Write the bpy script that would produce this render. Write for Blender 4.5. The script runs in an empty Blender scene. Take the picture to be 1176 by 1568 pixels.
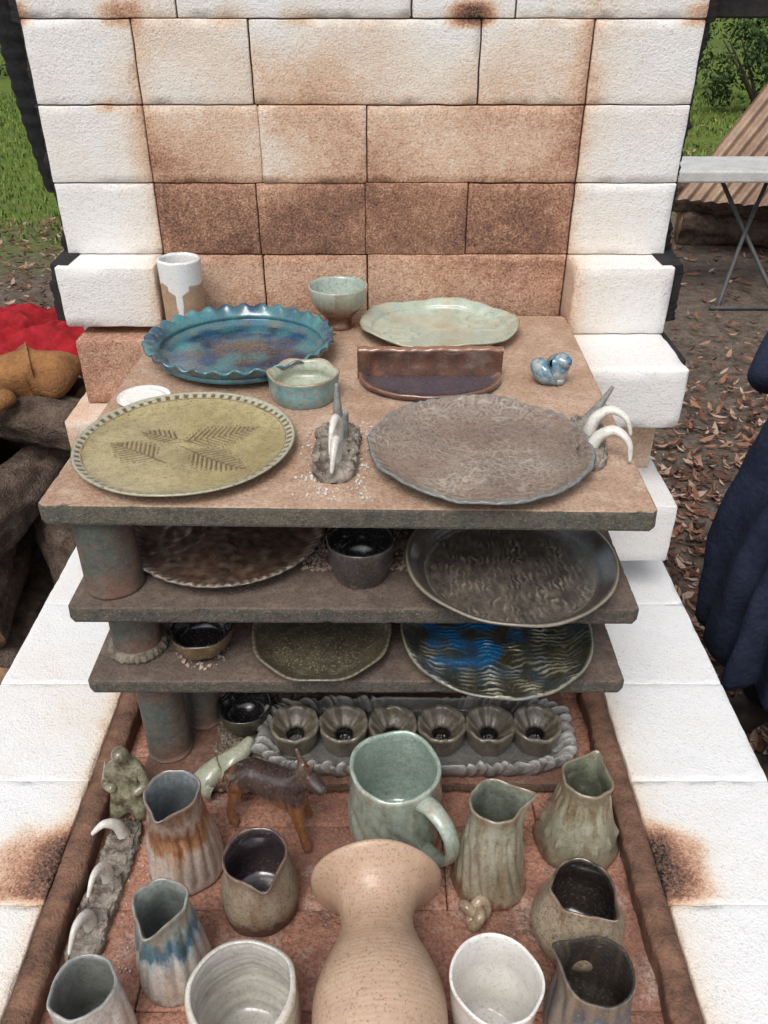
import bpy, math, random
from math import sin, cos, pi, radians, exp, sqrt, atan2
from mathutils import Vector, noise, Matrix, Quaternion
random.seed(7)
S1,S2,S3,S4,FL=1.082,.944,.829,.645,.62
sc=bpy.context.scene
col=sc.collection
def nz(x,y,z=0.0): return noise.noise(Vector((x,y,z)))
# ---------------------------------------------------------------- helpers
def new_obj(name,verts,faces,mats=(),smooth=True,midx=None,attrs=None,parent=None,loc=(0,0,0)):
    me=bpy.data.meshes.new(name); me.from_pydata([tuple(v) for v in verts],[],faces)
    for m in mats: me.materials.append(m)
    if midx: me.polygons.foreach_set('material_index',midx)
    me.polygons.foreach_set('use_smooth',[smooth]*len(me.polygons))
    if attrs:
        for k,vals in attrs.items():
            a=me.attributes.new(k,'FLOAT','POINT'); a.data.foreach_set('value',vals)
    me.update()
    o=bpy.data.objects.new(name,me); o.location=loc; col.objects.link(o)
    if parent: o.parent=parent
    return o
def empty(name,loc=(0,0,0)):
    e=bpy.data.objects.new(name,None); e.empty_display_size=.05; e.location=loc; col.objects.link(e); return e
# ---------------------------------------------------------------- materials
class M:
    def __init__(s,name):
        s.m=bpy.data.materials.new(name); s.m.use_nodes=True
        s.nt=s.m.node_tree; s.b=s.nt.nodes['Principled BSDF']; s.tc=s.nt.nodes.new('ShaderNodeTexCoord')
        s.h=None
    def n(s,t,**k):
        x=s.nt.nodes.new(t)
        for a,b in k.items():
            if a in x.inputs: x.inputs[a].default_value=b
            else: setattr(x,a,b)
        return x
    def l(s,a,b): s.nt.links.new(a,b)
    def noise(s,scale,detail=4,rough=.6,coord='Object',dist=0,vec=None):
        x=s.n('ShaderNodeTexNoise'); x.inputs['Scale'].default_value=scale; x.inputs['Detail'].default_value=detail
        x.inputs['Roughness'].default_value=rough; x.inputs['Distortion'].default_value=dist
        s.l(vec if vec else s.tc.outputs[coord],x.inputs['Vector']); return x.outputs['Fac']
    def ramp(s,fac,stops,interp='LINEAR'):
        r=s.n('ShaderNodeValToRGB'); r.color_ramp.interpolation=interp
        e=r.color_ramp.elements
        while len(e)<len(stops): e.new(.5)
        for i,(p,c) in enumerate(stops):
            e[i].position=p; e[i].color=(c[0],c[1],c[2],1) if hasattr(c,'__len__') else (c,c,c,1)
        s.l(fac,r.inputs['Fac']); return r.outputs['Color']
    def mix(s,f,a,b,mode='MIX'):
        x=s.n('ShaderNodeMix',data_type='RGBA',blend_type=mode)
        for sock,v in ((x.inputs['Factor'],f),(x.inputs['A'],a),(x.inputs['B'],b)):
            if hasattr(v,'is_output'): s.l(v,sock)
            elif hasattr(v,'__len__'): sock.default_value=(v[0],v[1],v[2],1)
            else: sock.default_value=v
        return x.outputs['Result']
    def math(s,op,a,b=0.0,c=None,clamp=False):
        x=s.n('ShaderNodeMath',operation=op); x.use_clamp=clamp
        for i,v in enumerate((a,b,c)):
            if v is None: continue
            if hasattr(v,'is_output'): s.l(v,x.inputs[i])
            else: x.inputs[i].default_value=v
        return x.outputs[0]
    def attr(s,name):
        x=s.n('ShaderNodeAttribute'); x.attribute_name=name; return x.outputs['Fac']
    def bump(s,h,strength=.3,dist=.002):
        x=s.n('ShaderNodeBump'); x.inputs['Strength'].default_value=strength; x.inputs['Distance'].default_value=dist
        s.l(h,x.inputs['Height'])
        if s.h: s.l(s.h,x.inputs['Normal'])
        s.h=x.outputs['Normal']; s.l(s.h,s.b.inputs['Normal'])
    def out(s,c=None,rough=.6,spec=.5,coat=0,metal=0):
        if c is not None:
            if hasattr(c,'is_output'): s.l(c,s.b.inputs['Base Color'])
            else: s.b.inputs['Base Color'].default_value=(c[0],c[1],c[2],1)
        if hasattr(rough,'is_output'): s.l(rough,s.b.inputs['Roughness'])
        else: s.b.inputs['Roughness'].default_value=rough
        s.b.inputs['Specular IOR Level'].default_value=spec
        s.b.inputs['Coat Weight'].default_value=coat; s.b.inputs['Metallic'].default_value=metal
        s.b.inputs['Coat Roughness'].default_value=.12
        return s.m
def lerp(a,b,t): return tuple(a[i]*(1-t)+b[i]*t for i in range(3))
def ceramic(name,c1,c2=None,mark=None,mark2=None,zr=None,speck=None,speck_amt=.3,rough=.3,ns=25,bump=.25,coat=.0,grit=.10,mott=.45,gain=1.12):
    g=lambda c:tuple(min(.82,v*gain) for v in c)
    c2=c2 or lerp(c1,(0,0,0),.3)
    c1,c2=g(c1),g(c2)
    if zr: zr=[(p,g(c)) for p,c in zr]
    m=M(name)
    n1=m.noise(ns,4,.68); n2=m.noise(ns*6,2,.65)
    gr=m.noise(300,2,.8)
    if zr:
        mp=m.n('ShaderNodeMapping'); mp.inputs['Scale'].default_value=(1,1,.2); m.l(m.tc.outputs['Object'],mp.inputs[0])
        st=m.noise(75,3,.65,vec=mp.outputs[0])
        sep=m.n('ShaderNodeSeparateXYZ'); m.l(m.tc.outputs['Generated'],sep.inputs[0])
        z=m.math('ADD',sep.outputs['Z'],m.math('MULTIPLY',m.math('SUBTRACT',n1,.5),.36))
        z=m.math('ADD',z,m.math('MULTIPLY',m.math('SUBTRACT',st,.5),.46))
        c=m.ramp(z,zr)
        c=m.mix(m.ramp(st,[(.45,0),(.70,.75)]),c,m.mix(1.0,c,(.60,.48,.37),'MULTIPLY'))
    else:
        c=m.mix(m.ramp(n1,[(.38,0),(.64,1)]),c1,c2)
    c=m.mix(m.ramp(n2,[(.42,0),(.68,mott)]),c,m.mix(1.0,c,(.55,.48,.41),'MULTIPLY'))
    if mark: c=m.mix(m.attr('mark'),c,mark)
    if mark2: c=m.mix(m.attr('mark2'),c,mark2)
    c=m.mix(m.ramp(gr,[(.54,0),(.72,.5)]),c,m.mix(1.0,c,(.42,.34,.27),'MULTIPLY'))
    c=m.mix(m.ramp(gr,[(.28,.35),(.42,0)]),c,m.mix(.35,c,(.75,.72,.65)))
    if speck:
        v=m.noise(420,2,.5)
        c=m.mix(m.ramp(v,[(.70-speck_amt*.2,0),(.76-speck_amt*.2,1)]),c,speck)
    m.bump(n1,bump,.0025); m.bump(gr,grit,.001)
    r=m.math('ADD',m.math('MULTIPLY',n2,.36),rough-.12)
    return m.out(c,r,.5,min(1,coat*1.5))
def brick_mat():
    m=M('insulating_fire_brick')
    a=m.attr('scorch')
    big=m.noise(14,4,.62); fine=m.noise(300,2,.8); mid=m.noise(80,3,.65)
    amp=m.math('ADD',m.math('MULTIPLY',a,.75,clamp=True),.045)
    d=m.math('ADD',m.math('MULTIPLY',m.math('SUBTRACT',big,.5),.95),m.math('MULTIPLY',m.math('SUBTRACT',fine,.5),1.9))
    d=m.math('ADD',d,m.math('MULTIPLY',m.math('SUBTRACT',mid,.5),.8))
    f=m.math('ADD',a,m.math('MULTIPLY',d,amp))
    c=m.ramp(m.math('MULTIPLY',f,.62),[(0,(.80,.80,.80)),(.09,(.78,.715,.635)),(.2,(.68,.49,.36)),(.33,(.49,.285,.19)),(.46,(.29,.15,.10)),(.62,(.12,.075,.058)),(.8,(.012,.011,.011))])
    c=m.mix(m.ramp(fine,[(.58,0),(.70,.45)]),c,m.mix(1.0,c,(.55,.5,.46),'MULTIPLY'))
    m.bump(fine,.6,.0028); m.bump(mid,.4,.003)
    return m.out(c,.95,.2)
BR=brick_mat()
def simple(name,c1,c2,ns=20,rough=.8,bump=.3,bd=.004,spec=.3,fine=None,detail=4):
    m=M(name); n1=m.noise(ns,detail,.65); n2=m.noise(fine or ns*12,2)
    c=m.mix(m.ramp(n1,[(.36,0),(.64,1)]),c1,c2)
    c=m.mix(m.ramp(n2,[(.4,0),(.75,.5)]),c,m.mix(1.0,c,(.45,.43,.4),'MULTIPLY'))
    m.bump(n1,bump,bd); m.bump(n2,bump,bd*.3)
    return m.out(c,rough,spec)
# ---------------------------------------------------------------- bricks
class Bricks:
    def __init__(s): s.v=[];s.f=[];s.a=[]
    def add(s,x0,x1,y0,y1,z0,z1,fn,step=.014,b=.0022,gap=.0012,jit=.0):
        j=[random.uniform(-jit,jit) for _ in range(3)]
        lo=[x0+gap,y0+j[1],z0+gap*.6]; hi=[x1-gap,y1,z1-gap*.6]
        bs=random.uniform(-.07,.07)
        def ticks(a,c):
            n=max(1,int((c-a-2*b)/step)); return [a,a+b*.4,a+b]+[a+b+(c-a-2*b)*i/n for i in range(1,n)]+[c-b,c-b*.4,c]
        T=[ticks(lo[i],hi[i]) for i in range(3)]
        idx={}
        def vid(i,j_,k):
            key=(i,j_,k)
            if key in idx: return idx[key]
            p=Vector((T[0][i],T[1][j_],T[2][k]))
            q=Vector([min(max(p[t],lo[t]+b),hi[t]-b) for t in range(3)])
            d=p-q
            if d.length>1e-9 and sum(1 for t in range(3) if abs(d[t])>1e-9)>1:
                d=d.normalized()*b*max(abs(e)/b for e in d)
                w=1-1.8*max(0,nz(p.x*60,p.y*60,p.z*60))
                p=q+d*w if w>-.5 else q
            p=p+Vector((nz(p.x*40,p.y*40,p.z*40+9),nz(p.x*40+5,p.y*40,p.z*40),nz(p.x*40,p.y*40+7,p.z*40)))*.001
            v=fn(p.x,p.y,p.z)
            s.v.append(p); s.a.append(v+bs*(1 if v>.15 else .2))
            idx[key]=len(s.v)-1; return idx[key]
        n=[len(t)-1 for t in T]
        for a,(u,w) in ((0,(1,2)),(1,(0,2)),(2,(0,1))):
            for side in (0,n[a]):
                for i in range(n[u]):
                    for k in range(n[w]):
                        q=[]
                        for di,dk in ((0,0),(1,0),(1,1),(0,1)):
                            c=[0,0,0]; c[a]=side; c[u]=i+di; c[w]=k+dk; q.append(vid(*c))
                        flip=(side==0)
                        if a==1: flip=not flip
                        s.f.append(q[::-1] if flip else q)
    def build(s,name,parent,mat=BR): return new_obj(name,s.v,s.f,[mat],True,attrs={'scorch':s.a},parent=parent)
kiln=empty('brick_kiln')
XL,XR,CL,CR=-.522,.462,-.363,.302
WY=1.36
zk=[(.6,.62),(.9,.66),(1.08,.5),(1.12,.42),(1.165,.46),(1.18,.72),(1.24,.72),(1.283,.64),(1.29,.44),(1.34,.36),(1.392,.33),(1.40,.24),(1.47,.18),(1.505,.15),(1.52,.05),(1.9,.04)]
def sm(a,b,x):
    t=max(0,min(1,(x-a)/(b-a))); return t*t*(3-2*t)
def zi(z):
    for (a,va),(b,vb) in zip(zk,zk[1:]):
        if a<=z<=b: return va+(vb-va)*(z-a)/(b-a)
    return .3
def wall_sc(x,y,z):
    v=zi(z)+.24*nz(x*6+3,z*8,1.3)*(1 if z<1.506 else .5)
    if CL<=x<=CR:
        e=min(x-CL,CR-x)
        if z>1.3: v+=.24*exp(-e/.025)
        if z<1.17: v+=.22*sm(.0,.25,x)
        if 1.284<z<1.395: v+=.10*sm(.0,.2,x)
    else:
        d=(CL-x) if x<CL else (x-CR)
        v=.02+.32*exp(-d/.032)*(1 if z<1.45 else .6)+.10*max(0,nz(x*9,z*9,4))
    if abs(z-1.508)<.014 and nz(x*12,3,3)>.05: v+=.7*nz(x*12,3,3)*2
    if abs(z-1.397)<.010 and x<CL and x>CL-.08: v+=.6*max(0,nz(x*30,1,3)+.15)
    return v
B=Bricks()
rows=[(1.617,1.728,[XL,-.42,-.14,.1,.3,XR]),(1.506,1.617,[XL,-.295,.039,.187,XR]),
 (1.395,1.506,[XL,CL,-.195,.14,CR,XR]),(1.284,1.395,[XL,CL,-.19,-.027,CR,XR]),(1.173,1.284,[XL,CL,-.202,-.03,.133,CR,XR]),
 (1.062,1.173,[CL,-.2,-.028,CR]),(.951,1.062,[XL,CL,-.1,.14,CR]),(.84,.951,[CL,-.2,.02,CR]),(.729,.84,[XL,CL,-.1,.14,CR]),(.62,.729,[XL,CL,-.2,.02,CR,XR])]
for z0,z1,xs in rows:
    for a,b in zip(xs,xs[1:]):
        faint=(a in(-.19,-.03) or b in(-.19,-.03))
        B.add(a,b,WY,WY+.115,z0,z1+random.uniform(-.0008,.0003),wall_sc,jit=.0014,step=.011,gap=.0004 if faint else .0013,b=.0018)
def blk(base,edge):
    def f(x,y,z):
        d=min(abs(x-CL),abs(x-CR))
        return base+edge*exp(-d/.03)+.08*max(0,nz(x*9,y*9,z*9))
    return f
B.add(XL,CL,1.289,WY+.11,1.062+.012,1.173,blk(.02,.2),b=.003)
B.add(CR,XR,1.289,WY+.11,1.062,1.173,blk(.04,.35),b=.003)
B.add(CR,XR,1.144,WY+.11,.951+.01,1.062,blk(.0,.15),b=.005)
B.add(CR,XR,1.235,WY+.11,.84,.951,blk(.4,.2))
B.add(CR,XR+.015,1.11,WY+.11,.729,.84,blk(.02,.2))
B.add(XL+.02,CL,1.26,WY+.11,.951,1.062,lambda x,y,z:.56+.2*nz(x*9,z*9,2))
B.add(XL,CL,1.194,WY+.11,.84,.951,lambda x,y,z:.12+.3*max(0,(.951-z)/.11)+.15*nz(x*9,z*9,2)+(.1 if z>.949 else 0))
B.build('back_wall_bricks',kiln)
def slab_sc(x,y,z):
    e=min(abs(x+.394),abs(x-.33))
    v=.0+.22*exp(-e/.02)*(y<1.1)
    r=(.056 if x<0 else .044)+.03*nz(y*20,x*20,4)
    inb=1/(1+exp(-(r-e)/.012))*1/(1+exp(-(y-.549)/.003))*1/(1+exp(-(.643+.012*nz(x*30,1,1)-y)/.007))
    v+=.86*inb
    if x<-.44: v+=.18*max(0,nz(x*6,y*5,4)+.15)*(1 if y<.75 else .3)
    v+=.09*max(0,nz(x*9,y*9,2))
    return v
B=Bricks()
ys=[.06,.2,.372,.545,.72,.9,1.09,1.27]
for a,b in zip(ys,ys[1:]):
    B.add(-.585,-.394,a,b,.575,.655,slab_sc,step=.008,jit=.0)
    B.add(.33,.515,a,b,.575,.655,slab_sc,step=.008)
B.build('side_wall_bricks',kiln)
B=Bricks()
for i in range(5):
    z0=.02+.111*i; off=.11 if i%2 else 0
    for side in (0,1):
        x0,x1=((-.585,-.47),(.40,.515))[side]
        y=.06-off
        while y<1.4:
            B.add(x0,x1,max(.06,y),min(1.47,y+.22),z0,z0+.111,lambda x,y,z:.06+.1*nz(x*5,y*5,z*5),step=.05); y+=.22
    x=-.47-off*.5
    while x<.40:
        B.add(max(-.47,x),min(.40,x+.22),.06,.175,z0,z0+.111,lambda x,y,z:.08,step=.05); x+=.22
B.build('base_bricks',kiln)
def box(name,x0,x1,y0,y1,z0,z1,mat,parent=None,bev=.003,rough=0):
    vs=[(x,y,z) for x in (x0,x1) for y in (y0,y1) for z in (z0,z1)]
    fs=[(0,1,3,2),(4,6,7,5),(0,4,5,1),(2,3,7,6),(0,2,6,4),(1,5,7,3)]
    o=new_obj(name,vs,fs,[mat],False,parent=parent)
    if bev:
        md=o.modifiers.new('b','BEVEL'); md.width=bev; md.segments=2
    return o
STEEL=simple('sooty_black_steel',(.012,.012,.013),(.035,.03,.028),30,.8,.5)
GAPM=simple('joint_filler',(.10,.05,.035),(.05,.03,.024),40,.95)
box('joint_backing',XL+.02,XR-.02,WY+.006,WY+.1,.63,1.72,GAPM,kiln,0)
box('slab_backing',-.58,-.40,.07,1.26,.56,.649,GAPM,kiln,0)
box('slab_backing_b',.336,.51,.07,1.26,.56,.649,GAPM,kiln,0)
def casing(sx,x):
    vs=[];fs=[];n=200
    z0_=1.080
    for i in range(n+1):
        z=z0_+.66*i/n
        y0=1.372 if z>1.175 else 1.300
        w=.006+.018*max(0,nz(z*9,sx*3,1))+.012*max(0,nz(z*40,sx,5))+.004*nz(z*150,sx,2)
        if z>1.5: w+=.010
        if z<1.172: w+=.012*sm(1.172,1.10,z)
        for (dx,y) in ((-.02*sx,y0),(-.0005*sx,y0-.004*(z>1.175)),(w*sx,y0+.006),(w*sx,1.48),(-.02*sx,1.48)): vs.append((x+dx,y,z))
    for i in range(n):
        for k in range(5):
            a=i*5+k;b=i*5+(k+1)%5; fs.append((a,b,b+5,a+5))
    fs.append((0,4,3,2,1))
    new_obj('steel_casing',vs,fs,[STEEL],False,parent=kiln)
casing(-1,XL);casing(1,XR)
box('casing_handle',XR+.01,XR+.16,1.40,1.43,1.505,1.535,STEEL,kiln)
box('casing_plate_low',XR-.03,XR+.012,1.20,1.45,.975,1.055,STEEL,kiln,.004)
box('frame_rail_l',-.60,-.586,.05,1.48,.0,.5,STEEL,kiln)
box('frame_rail_r',.516,.53,.05,1.48,.0,.5,STEEL,kiln)
m=M('hearth_brick')
n1=m.noise(9,5,.7);n2=m.noise(200,2,.8)
c=m.mix(m.ramp(n1,[(.38,0),(.6,1)]),(.56,.28,.19),(.31,.155,.11))
c=m.mix(m.ramp(m.noise(22,5,.75),[(.52,0),(.66,.75)]),c,(.54,.44,.37))
c=m.mix(m.ramp(m.noise(31,4,.7),[(.57,0),(.68,.7)]),c,(.12,.075,.06))
c=m.mix(m.ramp(n2,[(.42,0),(.66,.8)]),c,(.19,.10,.075))
m.bump(n2,.6,.003); m.bump(m.noise(60,3,.7),.5,.005); HE=m.out(c,.92,.2)
B=Bricks()
y=.1;i=0
while y<1.35:
    x=-.394+(-.11 if i%2 else 0)
    while x<.33:
        B.add(max(-.394,x),min(.33,x+.235),y,y+.115,.54,FL,lambda x,y,z:0,step=.03,gap=.0008,jit=.0); x+=.235
    y+=.115;i+=1
B.build('hearth_bricks',kiln,HE)
LIN=simple('scorched_fibre_lining',(.27,.145,.095),(.12,.07,.05),26,.95,1.0,.006)
def strip(x0,x1,name):
    vs=[];fs=[];n=260
    for i in range(n+1):
        y=.1+(1.16)*i/n
        w=.004*nz(y*22,x0*9,1)+.0015*nz(y*120,x0*9,1)
        zt=.651+.002*nz(y*30,x0,3)+.001*nz(y*140,x0,3)
        inner=x1+w; s_=1 if x1>x0 else -1
        for p in ((x0,y,FL-.01),(x0,y,zt),((x0+inner)/2,y,zt+.0015),(inner,y,zt-.001),(inner+.002*s_,y,zt-.006),(inner+.0015*nz(y*90,3,3),y,zt-.018),(inner+.002*s_,y,FL-.01)): vs.append(p)
    for i in range(n):
        for k in range(6):
            a=i*7+k; fs.append((a,a+1,a+8,a+7))
    new_obj(name,vs,fs,[LIN],True,parent=kiln)
strip(-.3935,-.366,'lining_l');strip(.3295,.301,'lining_r')
# ---------------------------------------------------------------- shelves & posts
def shelf_mat(name,t1,t2,e1,e2,dust=None):
    m=M(name)
    geo=m.n('ShaderNodeNewGeometry'); sep=m.n('ShaderNodeSeparateXYZ'); m.l(geo.outputs['Normal'],sep.inputs[0])
    n1=m.noise(11,5,.7); n2=m.noise(260,2,.8)
    top=m.mix(m.ramp(n1,[(.38,0),(.62,1)]),t1,t2)
    top=m.mix(m.ramp(m.noise(38,4,.7),[(.5,0),(.68,.6)]),top,dust or t1)
    edge=m.mix(m.ramp(m.noise(50,3),[(.35,0),(.65,1)]),e1,e2)
    edge=m.mix(m.ramp(m.noise(420,2,.6),[(.6,0),(.7,.6)]),edge,(.30,.28,.24))
    c=m.mix(m.ramp(sep.outputs['Z'],[(.6,0),(.9,1)]),edge,top)
    c=m.mix(m.ramp(n2,[(.42,0),(.70,.65)]),c,m.mix(1.0,c,(.45,.38,.33),'MULTIPLY'))
    m.bump(n2,.7,.0024); m.bump(n1,.2,.002)
    return m.out(c,.88,.25)
SHA=shelf_mat('kiln_shelf_tan',(.52,.365,.265),(.40,.26,.18),(.095,.098,.082),(.15,.135,.105),(.60,.47,.36))
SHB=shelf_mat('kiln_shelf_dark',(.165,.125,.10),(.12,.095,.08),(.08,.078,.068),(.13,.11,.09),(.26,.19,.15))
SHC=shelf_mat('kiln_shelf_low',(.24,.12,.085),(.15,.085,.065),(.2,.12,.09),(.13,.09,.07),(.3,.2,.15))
def shelf(z,th,mat,y0=.727,y1=1.33,x0=-.366,x1=.297,rot=0.0):
    ctr=Vector(((x0+x1)/2,(y0+y1)/2)); c=.006; E=[]
    cor=[(x0,y0),(x1,y0),(x1,y1),(x0,y1)]
    for i in range(4):
        a=Vector(cor[i]);b=Vector(cor[(i+1)%4]);d=(b-a).normalized()
        for j in range(141): E.append(a+d*c+(b-a-2*c*d)*(j/140))
    N=len(E);vs=[];fs=[]
    lay=[(z-.0,-.003),(z-.0012,-.0008),(z-.004,0),(z-th+.004,0),(z-th+.001,-.001),(z-th,-.003)]
    for li,(zz,ins) in enumerate(lay):
        for p in E:
            d=(p-ctr); dn=Vector((math.copysign(1,d.x)*(abs(d.x)>(x1-x0)/2-.008),math.copysign(1,d.y)*(abs(d.y)>(y1-y0)/2-.008)))
            ch=max(0,nz(p.x*55,p.y*55,zz*60+li*.4)-.25)*.006
            q=p+dn*(ins-ch)-ctr
            vs.append((q.x,q.y,zz))
    for li in range(len(lay)-1):
        for i in range(N):
            j=(i+1)%N; fs.append((li*N+j,li*N+i,(li+1)*N+i,(li+1)*N+j))
    fs.append(list(range(N))); fs.append([ (len(lay)-1)*N+i for i in range(N-1,-1,-1)])
    o=new_obj('kiln_shelf',vs,fs,[mat],False,loc=(ctr.x,ctr.y,0)); o.rotation_euler=(0,0,rot)
    return o
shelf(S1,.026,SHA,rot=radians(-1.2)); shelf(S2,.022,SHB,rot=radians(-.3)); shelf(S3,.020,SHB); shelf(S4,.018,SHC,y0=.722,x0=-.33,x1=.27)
# ---------------------------------------------------------------- lathe
def dens(p,step=.004):
    out=[p[0]]
    for i in range(len(p)-1):
        a=p[max(0,i-1)];b=p[i];c=p[i+1];d=p[min(len(p)-1,i+2)]
        n=max(1,int(math.hypot(c[0]-b[0],c[1]-b[1])/step))
        for k in range(1,n+1):
            t=k/n
            f=lambda j:.5*((2*b[j])+(-a[j]+c[j])*t+(2*a[j]-5*b[j]+4*c[j]-d[j])*t*t+(-a[j]+3*b[j]-3*c[j]+d[j])*t**3)
            out.append((f(0),f(1)))
    return out
def lathe(name,outer,inner,loc,mats,mod=None,mark=None,mark2=None,segs=96,parent=None,step=.004,rot=0,istep=None):
    O=dens(outer,step); I=dens(inner,istep or step) if inner else []
    R=[(r,z,0) for r,z in O]+[(r,z,1) for r,z in I]
    vs=[];fs=[];mi=[];A=[];A2=[]
    for r,z,t in R:
        for k in range(segs):
            th=2*pi*k/segs+rot
            x,y,zz=(r*cos(th),r*sin(th),z)
            if mod: x,y,zz=mod(r,z,th,t)
            vs.append((x,y,zz))
            A.append(mark(x,y,zz,t,th) if mark else 0.0)
            A2.append(mark2(x,y,zz,t,th) if mark2 else 0.0)
    n=len(R)
    for i in range(n-1):
        for k in range(segs):
            j=(k+1)%segs
            fs.append((i*segs+k,i*segs+j,(i+1)*segs+j,(i+1)*segs+k)); mi.append(1 if (i>=len(O)-1 and len(mats)>1) else 0)
    fs.append(list(range(segs-1,-1,-1))); mi.append(0)
    fs.append([(n-1)*segs+k for k in range(segs)]); mi.append(1 if len(mats)>1 else 0)
    return new_obj(name,vs,fs,mats,True,mi,{'mark':A,'mark2':A2},parent,loc)
def ad(a,b):
    d=(a-b+pi)%(2*pi)-pi; return d
def vessel(name,loc,rb,rm,rn,rr,h,mats,zm=.4,zn=.82,th=.0035,spout=None,flute=None,lean=(0,0),wob=.0015,seed=0,mark=None,mark2=None,dimple=None,segs=120,rings=0):
    outer=[(rb*.6,.0),(rb*.96,.0005),(rb,.004),(rb+(rm-rb)*.6,zm*h*.5),(rm,zm*h),(rm+(rn-rm)*.5,(zm+zn)/2*h),(rn,zn*h),(rr,h-.002),(rr-th*.25,h)]
    inner=[(rr-th*.7,h+.0002),(rr-th,h-.003),(rn-th,zn*h),(rm+(rn-rm)*.5-th,(zm+zn)/2*h),(rm-th,zm*h),(rb*.95-th,.014),(rb*.5,.008),(.003,.008)]
    def mod(r,z,t_,tag):
        t=z/h
        rr_=r
        if flute and tag==0:
            n,dep,tw,z0,z1=flute
            w=max(0,min(1,(t-z0)/.08))*max(0,min(1,(z1-t)/.08))
            ph=n*(t_+tw*t+.06*nz(cos(t_)*3,sin(t_)*3,seed))
            rr_+=-dep*w*(1-abs(sin(ph/2)))**1.2+dep*.3*w
        if dimple and tag==0:
            n,zz,dep=dimple
            a=(t_*n/(2*pi))%1-.5
            rr_-=dep*exp(-(a*a*40+((t-zz)/.07)**2))
        if rings: rr_+=rings*sin(z*2*pi/.011+t_*.3)
        rr_+=wob*nz(cos(t_)*1.6+seed,sin(t_)*1.6,z*14)*2
        x,y,zz=rr_*cos(t_),rr_*sin(t_),z
        if spout:
            ang,amt,wd=spout[:3]
            g=exp(-(ad(t_,ang)/wd)**2); k=max(0,(t-.62)/.38)**2
            x+=cos(ang)*amt*g*k; y+=sin(ang)*amt*g*k
            zz+=amt*(spout[3] if len(spout)>3 else .25)*g*k
            px,py=-sin(ang),cos(ang); side=x*px+y*py
            along=max(0,x*cos(ang)+y*sin(ang))/max(.01,r+.001)
            x-=px*side*.22*k*min(1,along)**2; y-=py*side*.22*k*min(1,along)**2
        zz+=wob*.8*nz(cos(t_)*2+seed*3,sin(t_)*2,3)*t*2
        return x+lean[0]*t,y+lean[1]*t,zz
    if mark is None: mark=lambda x,y,z,t,th_:.8*sm(h-.0045,h-.001,z)*(.5+nz(x*90,y*90,1))
    return lathe(name,outer,inner,loc,mats,mod,mark,mark2,segs=segs)
PSG=ceramic('kiln_post_ceramic',(.08,.095,.08),(.18,.10,.075),rough=.7,ns=14,bump=.5)
CRUST=simple('wadding_crumbs',(.36,.31,.25),(.17,.14,.11),60,.95,1.0,.006)
def post(x,y,z0,z1,r,crust=False):
    e=empty('kiln_post',(x,y,z0))
    h=z1-z0-.001
    def mod(r_,z,t,tag):
        k=1+.03*nz(cos(t)*2+x*9,sin(t)*2,z*20)
        return r_*k*cos(t),r_*k*sin(t),z
    lathe('post_body',[(r*.7,.0),(r*.97,.0),(r,.004),(r*.97,.012),(r*.96,h*.5),(r*.97,h-.012),(r,h-.004),(r*.96,h),(r*.6,h)],None,(0,0,0),[PSG],mod,segs=48,parent=e)
    if crust:
        def mod2(r_,z,t,tag):
            k=1+.12*nz(cos(t)*7+x*9,sin(t)*7,z*90)+.06*nz(cos(t)*25,sin(t)*25,z*200)
            return r_*k*cos(t),r_*k*sin(t),z
        lathe('wadding',[(r*.9,.0),(r*1.16,.0),(r*1.2,.006),(r*1.08,.012),(r*.97,.013)],None,(0,0,0),[CRUST],mod2,segs=160,parent=e)
post(-.322,.777,S2,S1-.026,.035); post(.245,.965,S2,S1-.026,.033); post(-.3,1.27,S2,S1-.026,.033); post(.23,1.27,S2,S1-.026,.033)
post(-.317,.794,S3,S2-.022,.032,True); post(.245,.965,S3,S2-.022,.033); post(-.3,1.27,S3,S2-.022,.033);post(.23,1.27,S3,S2-.022,.033)
post(-.300,.785,S4,S3-.020,.031); post(-.262,.84,S4,S3-.020,.026); post(.245,.965,S4,S3-.020,.033);post(-.28,1.27,S4,S3-.020,.033);post(.23,1.27,S4,S3-.020,.033)
# ---------------------------------------------------------------- plates
def plate(name,loc,R,h,mat,rimfn=None,topfn=None,mark=None,mark2=None,flat=.72,th=.006,segs=220,sq=1.0,rot=0,istep=.0022,matb=None):
    outer=[(R*.3,.0),(R*.58,.0),(R*.62,.001),(R*.82,h*.32),(R*.97,h*.86),(R,h-.001)]
    inner=[(R*.985,h+.0006),(R*.95,h-.001),(R*.86,h*.62),(R*flat,th+.0012),(R*.5,th),(R*.25,th),(.002,th)]
    def mod(r,z,t,tag):
        q=r/R
        dr,dz=(rimfn(t,q) if rimfn else (0,0))
        r2=r+dr*q**3
        x=r2*cos(t);y=r2*sin(t)*sq
        zz=z+dz*max(0,(q-.55)/.45)**2
        if topfn and tag==1: zz+=topfn(x,y,q,t)
        return x,y,zz
    return lathe(name,outer,inner,loc,[mat,matb or mat],mod,mark,mark2,segs=segs,istep=istep,rot=rot)
leaves=[(-.004,.012,radians(24),.092,.027),(-.030,-.030,radians(152),.070,.026),(.010,-.012,radians(-30),.082,.026),(-.012,.018,radians(165),.052,.016)]
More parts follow.
